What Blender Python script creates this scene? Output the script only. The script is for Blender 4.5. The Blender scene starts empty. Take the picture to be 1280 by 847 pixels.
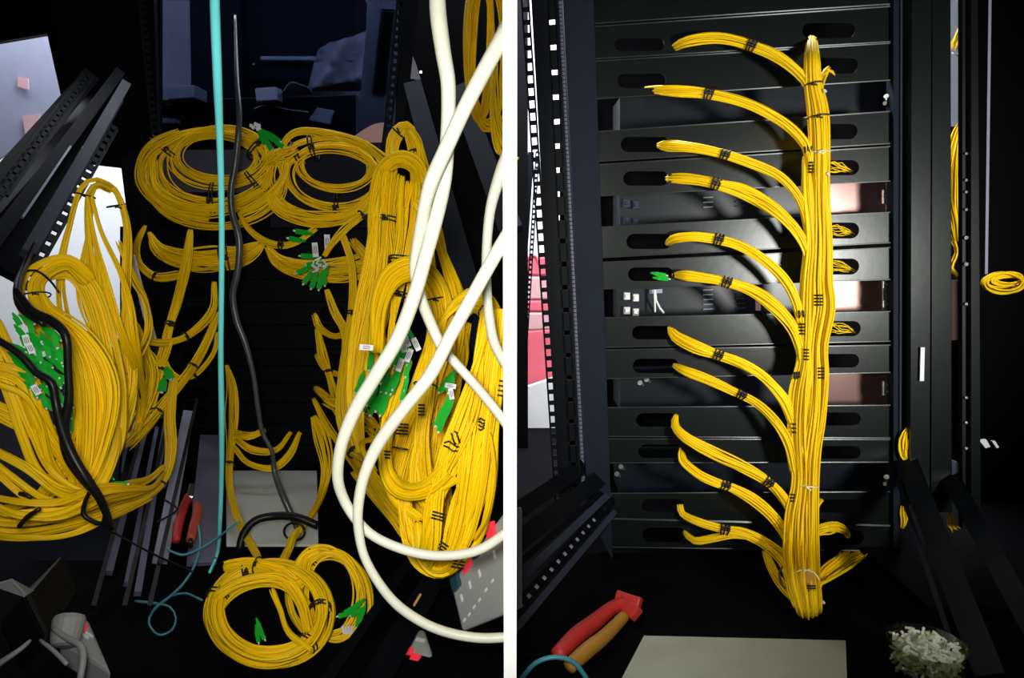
import bpy, bmesh, math, random
import numpy as np
from mathutils import Vector, Matrix

# ------------------------------------------------------------ camera, world, lights
W_, H_, FPX, PITCH, CAMZ = 1280, 847, 900.0, math.radians(8), 0.497
scn = bpy.context.scene
COL = scn.collection
cam_d = bpy.data.cameras.new('camera'); cam = bpy.data.objects.new('camera', cam_d); COL.objects.link(cam)
cam_d.sensor_width = 36; cam_d.lens = FPX / W_ * 36; cam_d.clip_start = 0.01
cam.location = (0, 0, CAMZ); cam.rotation_euler = (math.pi / 2 - PITCH, 0, 0)
scn.camera = cam
w = bpy.data.worlds.new('dim_room'); scn.world = w; w.use_nodes = True
w.node_tree.nodes['Background'].inputs[0].default_value = (0.55, 0.65, 1.0, 1)
w.node_tree.nodes['Background'].inputs[1].default_value = 0.022

def area(name, loc, target, energy, sx, sy, col=(1, 1, 1)):
    d = bpy.data.lights.new(name, 'AREA'); d.shape = 'RECTANGLE'; d.size = sx; d.size_y = sy
    d.energy = energy; d.color = col
    o = bpy.data.objects.new(name, d); COL.objects.link(o); o.location = loc
    o.rotation_euler = (Vector(target) - Vector(loc)).to_track_quat('-Z', 'Y').to_euler()
    return o
# the photographer's lamp in front of each bay, the room's ceiling lamps behind the racks, and added fills
def spot(name, loc, target, energy, deg, size, col):
    d = bpy.data.lights.new(name, 'SPOT'); d.energy = energy; d.spot_size = math.radians(deg); d.spot_blend = 1.0
    d.shadow_soft_size = size; d.color = col
    o = bpy.data.objects.new(name, d); COL.objects.link(o); o.location = loc
    o.rotation_euler = (Vector(target) - Vector(loc)).to_track_quat('-Z', 'Y').to_euler()
spot('phone_lamp_left', (-0.03, 0.02, 0.52), (-0.12, 0.9, 0.37), 25, 84, 0.03, (1, 0.98, 0.90))
spot('phone_lamp_right', (0.86, 0.02, 0.42), (0.46, 1.09, 0.47), 62, 62, 0.09, (0.98, 1, 0.93))
area('room_lamp_left', (-1.3, 2.15, 1.5), (-1.2, 2.9, 0.3), 34, 1.6, 0.4, (0.9, 0.94, 1))
area('fill_behind_glass', (-0.55, 1.70, 1.4), (-0.4, 2.3, 0.8), 9, 1.0, 0.3, (0.8, 0.88, 1))  # unseen fill added to light the things behind the glass
area('room_lamp_right', (0.5, 2.3, 1.5), (0.3, 2.95, 0.4), 34, 1.6, 0.4, (0.92, 0.96, 1))
area('seat_fill', (0.3, 1.55, 1.4), (0.05, 1.9, 0.2), 45, 0.6, 0.2, (0.95, 0.97, 1))  # unseen fill added to brighten the red seats and the table
scn.view_settings.view_transform = 'Standard'; scn.view_settings.look = 'None'
scn.view_settings.exposure = 0.0; scn.view_settings.gamma = 1.0
scn.view_settings.use_curve_mapping = False
scn.cycles.max_bounces = 6

# ------------------------------------------------------------ placing
CAM = np.array([0, 0, CAMZ])
FW = np.array([0, math.cos(PITCH), -math.sin(PITCH)]); UP = np.array([0, math.sin(PITCH), math.cos(PITCH)])
def ray(px, py):
    return np.array([(px - 640) / FPX, 0, 0]) + UP * ((423.5 - py) / FPX) + FW
def R(px, py, Y):                      # point of the vertical plane y = Y
    d = ray(px, py); return CAM + d * (Y / d[1])
def F(px, py, z=0.0):                  # point on the base plate
    d = ray(px, py); return CAM + d * ((z - CAMZ) / d[2])
def pxm(px, py, Y):                    # metres per pixel there
    d = ray(px, py); return (Y / d[1]) / FPX

# ------------------------------------------------------------ materials
def mat(name, col, rough=0.5, metal=0.0, noise=0.0, scale=40, emit=None, bump=0.0, trans=0.0, tint=False, spec=0.5):
    m = bpy.data.materials.new(name); m.use_nodes = True; nt = m.node_tree; b = nt.nodes['Principled BSDF']
    b.inputs['Base Color'].default_value = (*col, 1); b.inputs['Roughness'].default_value = rough
    b.inputs['Metallic'].default_value = metal; b.inputs['Specular IOR Level'].default_value = spec
    src = None
    if noise or bump:
        tc = nt.nodes.new('ShaderNodeTexCoord'); n = nt.nodes.new('ShaderNodeTexNoise')
        n.inputs['Scale'].default_value = scale; n.inputs['Detail'].default_value = 4
        nt.links.new(tc.outputs['Object'], n.inputs['Vector'])
        if noise:
            r = nt.nodes.new('ShaderNodeMapRange'); r.inputs['To Min'].default_value = 1 - noise; r.inputs['To Max'].default_value = 1 + noise
            nt.links.new(n.outputs['Fac'], r.inputs['Value']); src = r.outputs['Result']
        if bump:
            bp = nt.nodes.new('ShaderNodeBump'); bp.inputs['Strength'].default_value = bump; bp.inputs['Distance'].default_value = 0.002
            nt.links.new(n.outputs['Fac'], bp.inputs['Height']); nt.links.new(bp.outputs['Normal'], b.inputs['Normal'])
    if tint:
        a = nt.nodes.new('ShaderNodeAttribute'); a.attribute_name = 'tint'; src = a.outputs['Fac']
    if src is not None:
        mx = nt.nodes.new('ShaderNodeVectorMath'); mx.operation = 'SCALE'; mx.inputs[0].default_value = col
        nt.links.new(src, mx.inputs['Scale']); nt.links.new(mx.outputs[0], b.inputs['Base Color'])
    if emit:
        b.inputs['Emission Color'].default_value = (*emit[0], 1); b.inputs['Emission Strength'].default_value = emit[1]
    if trans: b.inputs['Transmission Weight'].default_value = trans
    return m
def glass_mat(name, tintc, gloss):
    m = bpy.data.materials.new(name); m.use_nodes = True; nt = m.node_tree; nt.nodes.clear()
    o = nt.nodes.new('ShaderNodeOutputMaterial'); t = nt.nodes.new('ShaderNodeBsdfTransparent'); g = nt.nodes.new('ShaderNodeBsdfGlossy')
    x = nt.nodes.new('ShaderNodeMixShader'); t.inputs[0].default_value = (*tintc, 1); g.inputs['Roughness'].default_value = 0.05
    x.inputs[0].default_value = gloss
    nt.links.new(t.outputs[0], x.inputs[1]); nt.links.new(g.outputs[0], x.inputs[2]); nt.links.new(x.outputs[0], o.inputs[0])
    return m
M = dict(
    yellow=mat('yellow_jacket', (1.0, 0.64, 0.001), 0.55, tint=True, spec=0.25),
    black=mat('black_painted_steel', (0.003, 0.004, 0.006), 0.5, spec=0.07, noise=0.3, scale=60),
    panel=mat('dark_powder_coated_steel', (0.004, 0.0065, 0.006), 0.27, noise=0.12, scale=90, bump=0.03, spec=0.36),
    navy=mat('navy_steel', (0.010, 0.013, 0.022), 0.6, spec=0.07, noise=0.2, scale=30),
    deep=mat('deep_black', (0.002, 0.002, 0.003), 0.6, spec=0.05, noise=0.2),
    bluegrey=mat('blue_grey_steel', (0.030, 0.037, 0.058), 0.5, spec=0.12, noise=0.25, scale=12),
    silver=mat('zinc_plated_channel', (0.16, 0.16, 0.23), 0.4, 0.4, noise=0.25, scale=9),
    lav=mat('lavender_grey_plate', (0.30, 0.31, 0.42), 0.5, noise=0.1),
    zinc=mat('zinc', (0.7, 0.7, 0.68), 0.3, 0.9),
    copper=mat('polished_reddish_steel', (0.42, 0.25, 0.23), 0.22, 0.75, noise=0.35, scale=14),
    white=mat('white_paint', (0.86, 0.87, 0.88), 0.6, noise=0.02),
    part=mat('white_partition_paint', (0.97, 0.97, 0.97), 0.7, noise=0.01),
    cable=mat('white_cable_jacket', (0.66, 0.67, 0.56), 0.45, noise=0.10, scale=120),
    teal=mat('aqua_cable_jacket', (0.20, 0.95, 0.98), 0.4, noise=0.05),
    tealthin=mat('aqua_thin_jacket', (0.06, 0.30, 0.38), 0.4, noise=0.05),
    grey=mat('grey_cable_jacket', (0.055, 0.062, 0.068), 0.32, noise=0.3, scale=50),
    rubber=mat('black_rubber', (0.006, 0.006, 0.007), 0.4, spec=0.25, noise=0.2),
    tie=mat('black_nylon_tie', (0.012, 0.010, 0.008), 0.4, noise=0.2),
    cleartie=mat('clear_nylon_tie', (0.75, 0.7, 0.45), 0.35, noise=0.1),
    green=mat('green_connector_plastic', (0.004, 0.38, 0.02), 0.6, spec=0.15, noise=0.15, scale=200),
    ferrule=mat('white_ferrule', (0.75, 0.78, 0.78), 0.4, noise=0.05),
    tag=mat('paper_tag', (0.8, 0.82, 0.85), 0.7, noise=0.04),
    ink=mat('dark_print', (0.03, 0.03, 0.05), 0.6, noise=0.05),
    red=mat('red_grip', (0.62, 0.035, 0.03), 0.5, noise=0.1, scale=60),
    amber=mat('amber_grip', (0.52, 0.24, 0.03), 0.5, noise=0.15, scale=60),
    orange=mat('orange_red_grip', (0.62, 0.09, 0.05), 0.45, noise=0.1),
    steel=mat('tool_steel', (0.5, 0.5, 0.52), 0.3, 0.9, noise=0.1),
    tile=mat('pale_speckled_board', (0.62, 0.64, 0.60), 0.6, noise=0.12, scale=30),
    tile2=mat('pale_olive_board', (0.44, 0.46, 0.36), 0.6, noise=0.12, scale=30),
    strip=mat('power_strip_plastic', (0.34, 0.36, 0.36), 0.5, noise=0.03),
    redled=mat('red_neon_switch', (0.8, 0.03, 0.05), 0.3, emit=((1, 0.05, 0.08), 0.35), noise=0.02),
    darkgreen=mat('dark_green_switch', (0.02, 0.08, 0.05), 0.3, noise=0.05),
    blueswitch=mat('dark_teal_switch', (0.01, 0.06, 0.08), 0.3, noise=0.05),
    led=mat('green_led', (0.1, 0.8, 0.1), 0.3, emit=((0.2, 1, 0.2), 1.5), noise=0.02),
    pink=mat('pink_cardboard', (0.62, 0.36, 0.38), 0.6, noise=0.05),
    redfab=mat('red_fabric', (0.70, 0.12, 0.17), 0.7, noise=0.12, scale=30),
    cloth=mat('pale_translucent_wrap', (0.42, 0.43, 0.48), 0.4, noise=0.25, scale=14),
    cardboard=mat('cool_grey_box', (0.45, 0.5, 0.56), 0.6, noise=0.1),
    cotton=mat('white_scrap', (0.92, 0.93, 0.76), 0.7, noise=0.12, scale=80),
    tinted=glass_mat('tinted_door_glass', (0.14, 0.15, 0.20), 0.02),
    clear=glass_mat('clear_cup_plastic', (0.75, 0.77, 0.66), 0.10),
    cover=mat('cover_sheet_reflection', (0.055, 0.055, 0.085), 0.4, noise=0.2, scale=6),  # lavender tone stands in for the sheet's reflection
    ribbed=mat('ribbed_grey_strip', (0.20, 0.21, 0.29), 0.5, noise=0.05),
    floor=mat('dark_base_plate', (0.003, 0.003, 0.004), 0.8, spec=0.02, noise=0.5, scale=7),
    server=mat('dark_blue_server_face', (0.005, 0.008, 0.013), 0.3, spec=0.3, noise=0.3, scale=8),
)

# ------------------------------------------------------------ objects
def tagp(o, label=None, cat=None, group=None, kind=None):
    if label: o['label'] = label
    if cat: o['category'] = cat
    if group: o['group'] = group
    if kind: o['kind'] = kind
    return o
def thing(name, label, cat, loc, group=None):
    o = bpy.data.objects.new(name, None); COL.objects.link(o); o.location = [float(c) for c in loc]
    o.empty_display_size = 0.02
    return tagp(o, label, cat, group)
def wloc(o):
    v = Vector((0, 0, 0))
    while o is not None: v = v + o.location; o = o.parent
    return v
def link(name, me, m, parent=None, smooth=False):
    ms = m if isinstance(m, (list, tuple)) else [m]
    for x in ms: me.materials.append(M[x])
    if smooth: me.polygons.foreach_set('use_smooth', [True] * len(me.polygons))
    o = bpy.data.objects.new(name, me); COL.objects.link(o)
    if parent is not None: o.parent = parent; me.transform(Matrix.Translation(-wloc(parent)))
    else:
        n = len(me.vertices); co = np.empty(n * 3, 'f'); me.vertices.foreach_get('co', co); co = co.reshape(-1, 3)
        c = (co.min(0) + co.max(0)) / 2; c[2] = co[:, 2].min()
        me.transform(Matrix.Translation(Vector([-float(k) for k in c]))); o.location = [float(k) for k in c]
    return o
def mesh(vs, fs):
    me = bpy.data.meshes.new('m'); me.from_pydata([tuple(map(float, v)) for v in vs], [], fs); me.update(); return me

class MB:                                # collects boxes, prisms, tubes for one mesh
    def __init__(s): s.v = []; s.f = []
    def add(s, vs, fs):
        b = len(s.v); s.v += [tuple(map(float, v)) for v in vs]; s.f += [tuple(i + b for i in f) for f in fs]; return s
    def box8(s, p): return s.add(p, [(0, 3, 2, 1), (4, 5, 6, 7), (0, 1, 5, 4), (1, 2, 6, 5), (2, 3, 7, 6), (3, 0, 4, 7)])
    def obox(s, c, ax, ay, az):          # centre and half axes
        c, ax, ay, az = map(np.array, (c, ax, ay, az))
        return s.box8([c + sx * ax + sy * ay + sz * az for sz in (-1, 1) for sx, sy in ((-1, -1), (1, -1), (1, 1), (-1, 1))])
    def box(s, lo, hi):
        lo, hi = np.array(lo, float), np.array(hi, float); h = (hi - lo) / 2
        return s.obox((lo + hi) / 2, (h[0], 0, 0), (0, h[1], 0), (0, 0, h[2]))
    def quad(s, pts, th):                # four world points given depth th away from the camera
        n = np.cross(pts[1] - pts[0], pts[3] - pts[0]); n = n / np.linalg.norm(n)
        if np.dot(n, pts[0] - CAM) < 0: n = -n
        return s.box8(list(pts) + [p + n * th for p in pts])
    def bar(s, a, b, wd, th):            # bar from a to b, wd across the view, th deep
        a, b = np.array(a), np.array(b); t = (b - a) / np.linalg.norm(b - a)
        d = (a + b) / 2 - CAM; d = d - t * np.dot(d, t); d /= np.linalg.norm(d); n = np.cross(t, d)
        return s.obox((a + b) / 2, (b - a) / 2, n * wd / 2, d * th / 2)
    def cyl(s, a, b, r0, r1=None, k=10):
        r1 = r0 if r1 is None else r1; a, b = np.array(a, float), np.array(b, float); t = (b - a) / np.linalg.norm(b - a)
        u = np.cross(t, (0.31, 0.2, 0.93)); u /= np.linalg.norm(u); v = np.cross(t, u)
        vs = [c + r * (u * math.cos(q * 2 * math.pi / k) + v * math.sin(q * 2 * math.pi / k)) for c, r in ((a, r0), (b, r1)) for q in range(k)]
        return s.add(vs, [(q, (q + 1) % k, (q + 1) % k + k, q + k) for q in range(k)] + [tuple(range(k))[::-1], tuple(range(k, 2 * k))])
    def tube(s, P, r, k=8, closed=False):
        v, f, _ = tubes([np.array(P)], [np.full(len(P), r) if np.isscalar(r) else np.array(r)], k, closed)
        return s.add(list(v), [tuple(x) for x in f])
    def build(s, name, m, parent=None, smooth=False, bevel=0):
        o = link(name, mesh(s.v, s.f), m, parent, smooth)
        if bevel:
            b = o.modifiers.new('bevel', 'BEVEL'); b.width = bevel; b.segments = 2; b.limit_method = 'ANGLE'
        return o

def tubes(paths, radii, k=5, closed=False):
    V, Fc, T = [], [], []; base = 0
    ang = np.arange(k) * 2 * math.pi / k; ca, sa = np.cos(ang), np.sin(ang)
    for P, r in zip(paths, radii):
        n = len(P)
        if closed: t = np.roll(P, -1, 0) - np.roll(P, 1, 0)
        else: t = np.gradient(P, axis=0)
        t = t / (np.linalg.norm(t, axis=1)[:, None] + 1e-12)
        d = P - CAM; d = d / np.linalg.norm(d, axis=1)[:, None]
        u = np.cross(t, d); ln = np.linalg.norm(u, axis=1)[:, None]
        u = np.where(ln > 0.05, u / (ln + 1e-12), np.array([1.0, 0, 0])); v = np.cross(t, u)
        ring = P[:, None, :] + r[:, None, None] * (u[:, None, :] * ca[None, :, None] + v[:, None, :] * sa[None, :, None])
        V.append(ring.reshape(-1, 3)); m = n if closed else n - 1
        i = np.arange(m)[:, None]; j = np.arange(k)[None, :]; i2 = (i + 1) % n; j2 = (j + 1) % k
        q = np.stack(np.broadcast_arrays(i * k + j, i2 * k + j, i2 * k + j2, i * k + j2), -1).reshape(-1, 4) + base
        Fc.append(q); base += n * k; T.append(n * k)
    return np.concatenate(V), np.concatenate(Fc), T
def tube_mesh(paths, radii, k, closed, seed):
    v, f, T = tubes(paths, radii, k, closed)
    me = bpy.data.meshes.new('cords'); me.vertices.add(len(v)); me.vertices.foreach_set('co', v.astype('f').ravel())
    me.loops.add(f.size); me.loops.foreach_set('vertex_index', f.astype('i').ravel())
    me.polygons.add(len(f)); me.polygons.foreach_set('loop_start', np.arange(len(f), dtype='i') * 4)
    rg = np.random.default_rng(seed)
    a = me.attributes.new('tint', 'FLOAT', 'POINT')
    a.data.foreach_set('value', np.repeat(rg.uniform(0.78, 1.12, len(T)), T).astype('f'))
    me.update(calc_edges=True); me.validate()
    return me

def spline(ctrl, step=6.0, closed=False):
    c = np.array(ctrl, float)
    if closed: c = np.vstack([c[-1], c, c[0], c[1]])
    else: c = np.vstack([2 * c[0] - c[1], c, 2 * c[-1] - c[-2]])
    out = []
    for i in range(1, len(c) - 2):
        L = np.hypot(*(c[i + 1, :2] - c[i, :2])); n = max(2, int(L / step))
        t = (np.arange(n) / n)[:, None]
        out.append(0.5 * (2 * c[i] + (c[i + 1] - c[i - 1]) * t + (2 * c[i - 1] - 5 * c[i] + 4 * c[i + 1] - c[i + 2]) * t ** 2
                          + (-c[i - 1] + 3 * c[i] - 3 * c[i + 1] + c[i + 2]) * t ** 3))
    out = np.vstack(out + ([] if closed else [c[-2][None]]))
    return out
def frame(S):                            # S rows: px, py, Y, halfwidth px
    C = [R(a, b, y) for a, b, y in S[:, :3]]
    C = np.array([c if c[2] > .004 else F(q[0], q[1], .004) for c, q in zip(C, S)])   # nothing sinks into the base
    sc = np.array([pxm(a, b, y) for a, b, y in S[:, :3]])
    T = np.gradient(C, axis=0); T /= np.linalg.norm(T, axis=1)[:, None] + 1e-12
    D = C - CAM; D /= np.linalg.norm(D, axis=1)[:, None]
    N = np.cross(T, D); ln = np.linalg.norm(N, axis=1); N /= ln[:, None] + 1e-9
    for i in range(1, len(N)):           # keep the frame steady where a bundle folds back on itself
        if ln[i] < .3: v = N[i - 1] - T[i] * np.dot(N[i - 1], T[i]); N[i] = v / (np.linalg.norm(v) + 1e-9)
        elif np.dot(N[i], N[i - 1]) < 0: N[i] = -N[i]
    D = np.cross(N, T)
    return C, sc, T, D, N
def ring_tie(parent, S, s, m='tie', rows=1, gap=4, rpx=1.1, flat=0.55, tail=True, name='cable_tie'):
    C, sc, T, D, N = frame(S)
    for k in range(rows):
        i = int(s * (len(S) - 1)) + 0
        c = C[i] + T[i] * sc[i] * gap * (k - (rows - 1) / 2); wd = (max(S[i, 3], 2) + 1.6) * sc[i]
        a = np.arange(16) * 2 * math.pi / 16
        P = [c + N[i] * wd * math.cos(q) + D[i] * (wd * flat + 0.001) * math.sin(q) + T[i] * sc[i] * 1.2 * math.sin(q + k) for q in a]
        mb = MB(); mb.tube(P, rpx * sc[i], 5, True)
        if tail:
            e = c - D[i] * (wd * flat + 0.001); mb.bar(e, e + (N[i] * 5 + T[i] * (3 - 2 * k)) * sc[i] - D[i] * .002, rpx * 2 * sc[i], .0015)
            mb.obox(e, N[i] * 2 * sc[i], T[i] * 1.7 * sc[i], D[i] * .0015)
        mb.build(name, m, parent, True)
def strand_paths(ctrl, n, rg, flat=0.55, wander=0.25, rad=0.00145, step=6.0, ragged=0.0):
    S = spline(ctrl, step); C, sc, T, D, N = frame(S); L = len(S); P = []; Rr = []
    u = np.linspace(0, 1, L); clump = n >= 30 and wander >= .25; K = max(4, n // 9)
    cl = [(rg.uniform(-.8, .8), rg.uniform(-.8, .8), *rg.uniform(.5, 1.5, 2), *rg.uniform(0, 6.28, 2)) for _ in range(K)]
    for k in range(n):
        rr = math.sqrt((k + 0.5) / n); th = k * 2.39996
        a0, b0 = rr * math.cos(th), rr * math.sin(th)
        f1, f2, p1, p2 = rg.uniform(0.5, 1.6), rg.uniform(0.5, 1.6), rg.uniform(0, 6.28), rg.uniform(0, 6.28)
        a = a0 + wander * np.sin(6.283 * f1 * u + p1); b = b0 + wander * np.sin(6.283 * f2 * u + p2)
        if clump:
            c = cl[k % K]; a = c[0] + .32 * np.sin(6.283 * c[2] * u + c[4]) + .22 * a; b = c[1] + .25 * np.sin(6.283 * c[3] * u + c[5]) + .22 * b
        wd = (S[:, 3] * sc)[:, None]
        p = C + N * wd * a[:, None] + D * (wd * flat) * b[:, None]
        lo = int(rg.uniform(0, ragged) * L); hi = L - int(rg.uniform(0, ragged) * L)
        if hi - lo < 4: lo, hi = 0, L
        p = p[lo:hi]; r = np.full(len(p), rad); r[0] *= 0.3; r[-1] *= 0.3
        P.append(p); Rr.append(r)
    return S, P, Rr
SEED = [11]
def bundle(label, runs, ties=(), name='fibre_bundle', cat='cable bundle', group=None, rad=0.00145, flat=0.55, m='yellow', wander=0.2, ragged=0.0, parent=None):
    """runs: list of (ctrl, n); ties: (run index, position along it, rows[, material])."""
    P, Rr, SS = [], [], []
    for ctrl, n in runs:
        SEED[0] += 1
        S, p, r = strand_paths(ctrl, n, np.random.default_rng(SEED[0]), flat, wander, rad, ragged=ragged)
        P += p; Rr += r; SS.append(S)
    lowest = min((q for p in P for q in p), key=lambda q: q[2])
    t = parent or thing(name, label, cat, lowest, group)
    LASTV[t.name] = np.vstack(P)
    me = tube_mesh(P, Rr, 5, False, SEED[0]); o = link('cord_strands', me, m, t, True); o['kind'] = 'stuff'
    for tt in ties: ring_tie(t, SS[tt[0]], tt[1], tt[3] if len(tt) > 3 else 'tie', tt[2], flat=flat)
    return t, SS
LASTV = {}
def surf(t, px, py):
    v = LASTV[t.name]; d = v - CAM; z = d @ FW; x = 640 + FPX * d[:, 0] / z; y = 423.5 - FPX * (d @ UP) / z
    k = (abs(x - px) < 4) & (abs(y - py) < 4)
    if not k.any(): k = np.hypot(x - px, y - py) < 12
    return v[k][:, 1].min() if k.any() else v[:, 1].mean()
def mark(t, px, py, ang=0, n=3, L=12, gap=4, wob=0.0):
    Y = surf(t, px, py) - .002; q = math.radians(ang); e = pxm(px, py, Y)
    for k in range(n):
        o = gap * (k - (n - 1) / 2); cx, cy = px - math.sin(q) * o, py + math.cos(q) * o; P = []
        for u in (-1, -.5, 0, .5, 1):
            x, y = cx + math.cos(q) * L / 2 * u, cy + math.sin(q) * L / 2 * u + 1.5 * math.sin(3 * u + k) * wob
            P.append(R(x, y, Y + .0035 * u * u))
        mb = MB(); mb.tube(P, 1.2 * e, 6); mb.build('cable_tie', 'tie', t, True)
def coil(label, cx, cy, Y, rx, ry, wd, n, dY=0.0, ties=(), group=None, rot=0.0, extra=(), rad=0.00145, cat='cable coil', a0=0, a1=360, sag=0):
    SEED[0] += 1; rg = np.random.default_rng(SEED[0]); P = []; Rr = []
    closed = (a1 - a0 >= 360)
    NC = max(3, n // 10); cc_ = [(e0, *rg.normal(0, 4.0, 2), rg.normal(0, .06), rg.uniform(-1, 1)) for e0 in np.linspace(-1, 1, NC)]
    for k in range(n):
        c_ = cc_[k % NC]; e = np.clip(c_[0] + rg.normal(0, .16), -1.15, 1.15); X = rx + e * wd + rg.normal(0, 1.2); Z = ry + e * wd * 0.85 + rg.normal(0, 1.2)
        ox, oy = rg.normal(0, 1.3, 2) + np.array(c_[1:3]); oy += sag * e * wd * .85; ox -= sag * e * wd * .2; ro = rot + c_[3] + rg.normal(0, 0.02); dz = c_[4] * 0.012 + rg.uniform(-1, 1) * .003; ph = rg.uniform(0, 6.28)
        a = np.radians(np.linspace(a0, a1, 72, endpoint=not closed))
        w2 = 1 + 0.02 * np.sin(3 * a + ph)
        x = X * np.cos(a) * w2; y = Z * np.sin(a) * w2
        px = cx + ox + x * math.cos(ro) - y * math.sin(ro); py = cy + oy + x * math.sin(ro) + y * math.cos(ro)
        P.append(np.array([R(p, q, Y + dz + 0.006 * math.sin(ph + g) - dY * (q - cy)) for p, q, g in zip(px, py, a)])); Rr.append(np.full(len(a), rad))
    lowest = min((q for p in P for q in p), key=lambda q: q[2])
    t = thing('fibre_coil', label, cat, lowest, group)
    me = tube_mesh(P, Rr, 5, closed, SEED[0]); o = link('cord_strands', me, 'yellow', t, True); o['kind'] = 'stuff'
    if extra:
        P, Rr = [], []
        for ctrl, nn in extra:
            S, p, r = strand_paths(ctrl, nn, rg, 0.55, 0.2, rad); P += p; Rr += r
        o = link('trailing_strands', tube_mesh(P, Rr, 5, False, SEED[0] + 500), 'yellow', t, True); o['kind'] = 'stuff'
    for deg in ties:
        q = math.radians(deg); dq = 0.05
        pts = [(cx + rx * math.cos(q + s), cy + ry * math.sin(q + s), Y - dY * (ry * math.sin(q + s)), wd + 1.5) for s in (-dq, 0, dq)]
        ring_tie(t, np.array(pts), 0.5, 'tie', 2, flat=0.9 * 0.012 / (max(wd, 4) * pxm(cx, cy, Y)) + 0.3)
    return t
def cable(name, label, ctrl, m, cat='cable', k=10, parent=None, close_tip=True):
    S = spline(ctrl, 6.0); C, sc, T, D, N = frame(S); r = S[:, 3] * sc
    mb = MB(); C = np.vstack([C[:1], C, C[-1:]]); r = np.concatenate([[r[0] * .05], r, [r[-1] * .05]])
    C[0] -= T[0] * 1e-5; C[-1] += T[-1] * 1e-5
    mb.tube(C, r, k)
    o = mb.build(name, m, parent, True)
    if parent is None: tagp(o, label, cat)
    return o
def connector(parent, px, py, Y, ang, L=20, wpx=5.5, flag=False):
    """green angled fibre connector: housing, latch, ribbed boot, ferrule cap."""
    s = pxm(px, py, Y); c = R(px, py, Y); q = math.radians(ang)
    ri = np.array([1.0, 0, 0]); t = ri * math.cos(q) - UP * math.sin(q); d = c - CAM; d /= np.linalg.norm(d); n = np.cross(t, d); n /= np.linalg.norm(n)
    L *= s; wd = wpx * s
    mb = MB(); mb.obox(c, t * L * .30, n * wd / 2, d * wd / 2)
    mb.obox(c + t * L * .08 - d * wd * .55, t * L * .12, n * wd * .28, d * wd * .12)
    for k in range(4): mb.obox(c - t * L * (.34 + .06 * k), t * L * .02, n * wd * (.42 - .06 * k), d * wd * (.42 - .06 * k))
    mb.cyl(c - t * L * .28, c - t * L * .6, wd * .32, wd * .16, 8)
    o = mb.build('connector', 'green', parent)
    MB().cyl(c + t * L * .3, c + t * L * .42, wd * .22, wd * .2, 8).build('ferrule_cap', 'ferrule', o, True)
    return o
def flag(parent, px, py, Y, ang, L, wd):
    s = pxm(px, py, Y); c = R(px, py, Y); q = math.radians(ang); t = np.array([math.cos(q), 0, 0]) - UP * math.sin(q)
    d = c - CAM; d /= np.linalg.norm(d); n = np.cross(t, d); n /= np.linalg.norm(n)
    o = MB().obox(c, t * L * s / 2, n * wd * s / 2, d * .0004).build('label_tag', 'tag', parent)
    mb = MB()
    for k in (-1, 0, 1): mb.obox(c - d * .0007 + n * k * wd * s * .25, t * L * s * (.3 - .05 * abs(k)), n * wd * s * .05, d * .0002)
    mb.build('print', 'ink', o)
def plate(outline, holes, Y, th, name, m, parent=None):
    """flat sheet on the plane y = Y; outline and holes in world (x, z)."""
    cu = bpy.data.curves.new('c', 'CURVE'); cu.dimensions = '2D'; cu.fill_mode = 'BOTH'; cu.extrude = th / 2
    for pts in [outline] + holes:
        sp = cu.splines.new('POLY'); sp.points.add(len(pts) - 1); sp.use_cyclic_u = True
        for i, (x, z) in enumerate(pts): sp.points[i].co = (x, z, 0, 1)
    ob = bpy.data.objects.new('c', cu); me = bpy.data.meshes.new_from_object(ob); bpy.data.objects.remove(ob)
    me.transform(Matrix.Translation((0, Y, 0)) @ Matrix.Rotation(math.pi / 2, 4, 'X'))
    return link(name, me, m, parent)
def stadium(x0, y0, x1, y1, Y):
    a, b = R(x0, y0, Y), R(x1, y1, Y); xa, xb, zt, zb = a[0], b[0], a[2], b[2]; r = (zt - zb) / 2; zc = (zt + zb) / 2
    pts = []
    for k in range(9): q = math.pi / 2 + k * math.pi / 8; pts.append((xa + r + r * math.cos(q), zc + r * math.sin(q)))
    for k in range(9): q = -math.pi / 2 + k * math.pi / 8; pts.append((xb - r + r * math.cos(q), zc + r * math.sin(q)))
    return pts
def ladder(mb, a, b, wd, th, n, hole=0.5, edge=0.25):
    """sheet strip with n square punched holes between a and b."""
    a, b = np.array(a), np.array(b); t = b - a; d = (a + b) / 2 - CAM; tt = t / np.linalg.norm(t); d = d - tt * np.dot(d, tt); d /= np.linalg.norm(d); nn = np.cross(tt, d)
    for s in (-1, 1): mb.obox((a + b) / 2 + nn * s * wd * (1 - edge) / 2, t / 2, nn * wd * edge / 2, d * th / 2)
    for k in range(n + 1):
        c = a + t * (k / n); mb.obox(c, t / n * (1 - hole) / 2, nn * wd * (1 - edge) / 2, d * th / 2)
    return mb
def struct(mb, name, m, smooth=False): return tagp(mb.build(name, m, None, smooth), kind='structure')
def qpx(pts, Y): return [R(x, y, Y) if not hasattr(Y, '__len__') else R(x, y, Y[i]) for i, (x, y) in enumerate(pts)]

NTH = ['lowest', 'second', 'third', 'fourth', 'fifth', 'sixth', 'seventh', 'eighth', 'ninth', 'tenth', 'eleventh', 'twelfth', 'thirteenth']
# ============================================================ THE SETTING
struct(MB().box((-2.6, 0.30, -0.03), (2.2, 3.2, 0.0)), 'floor', 'floor')
struct(MB().box((-3.2, 3.0, 0.0), (2.6, 3.05, 2.2)), 'wall_back', 'white')
# white partition added for the blank strip between the two views, seen end-on
zt = 1.35
struct(MB().box((-11.0 / FPX * .47, 0.47, 0.0), (6.0 / FPX * .47, 1.95, zt)), 'added_partition', 'part')

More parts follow.
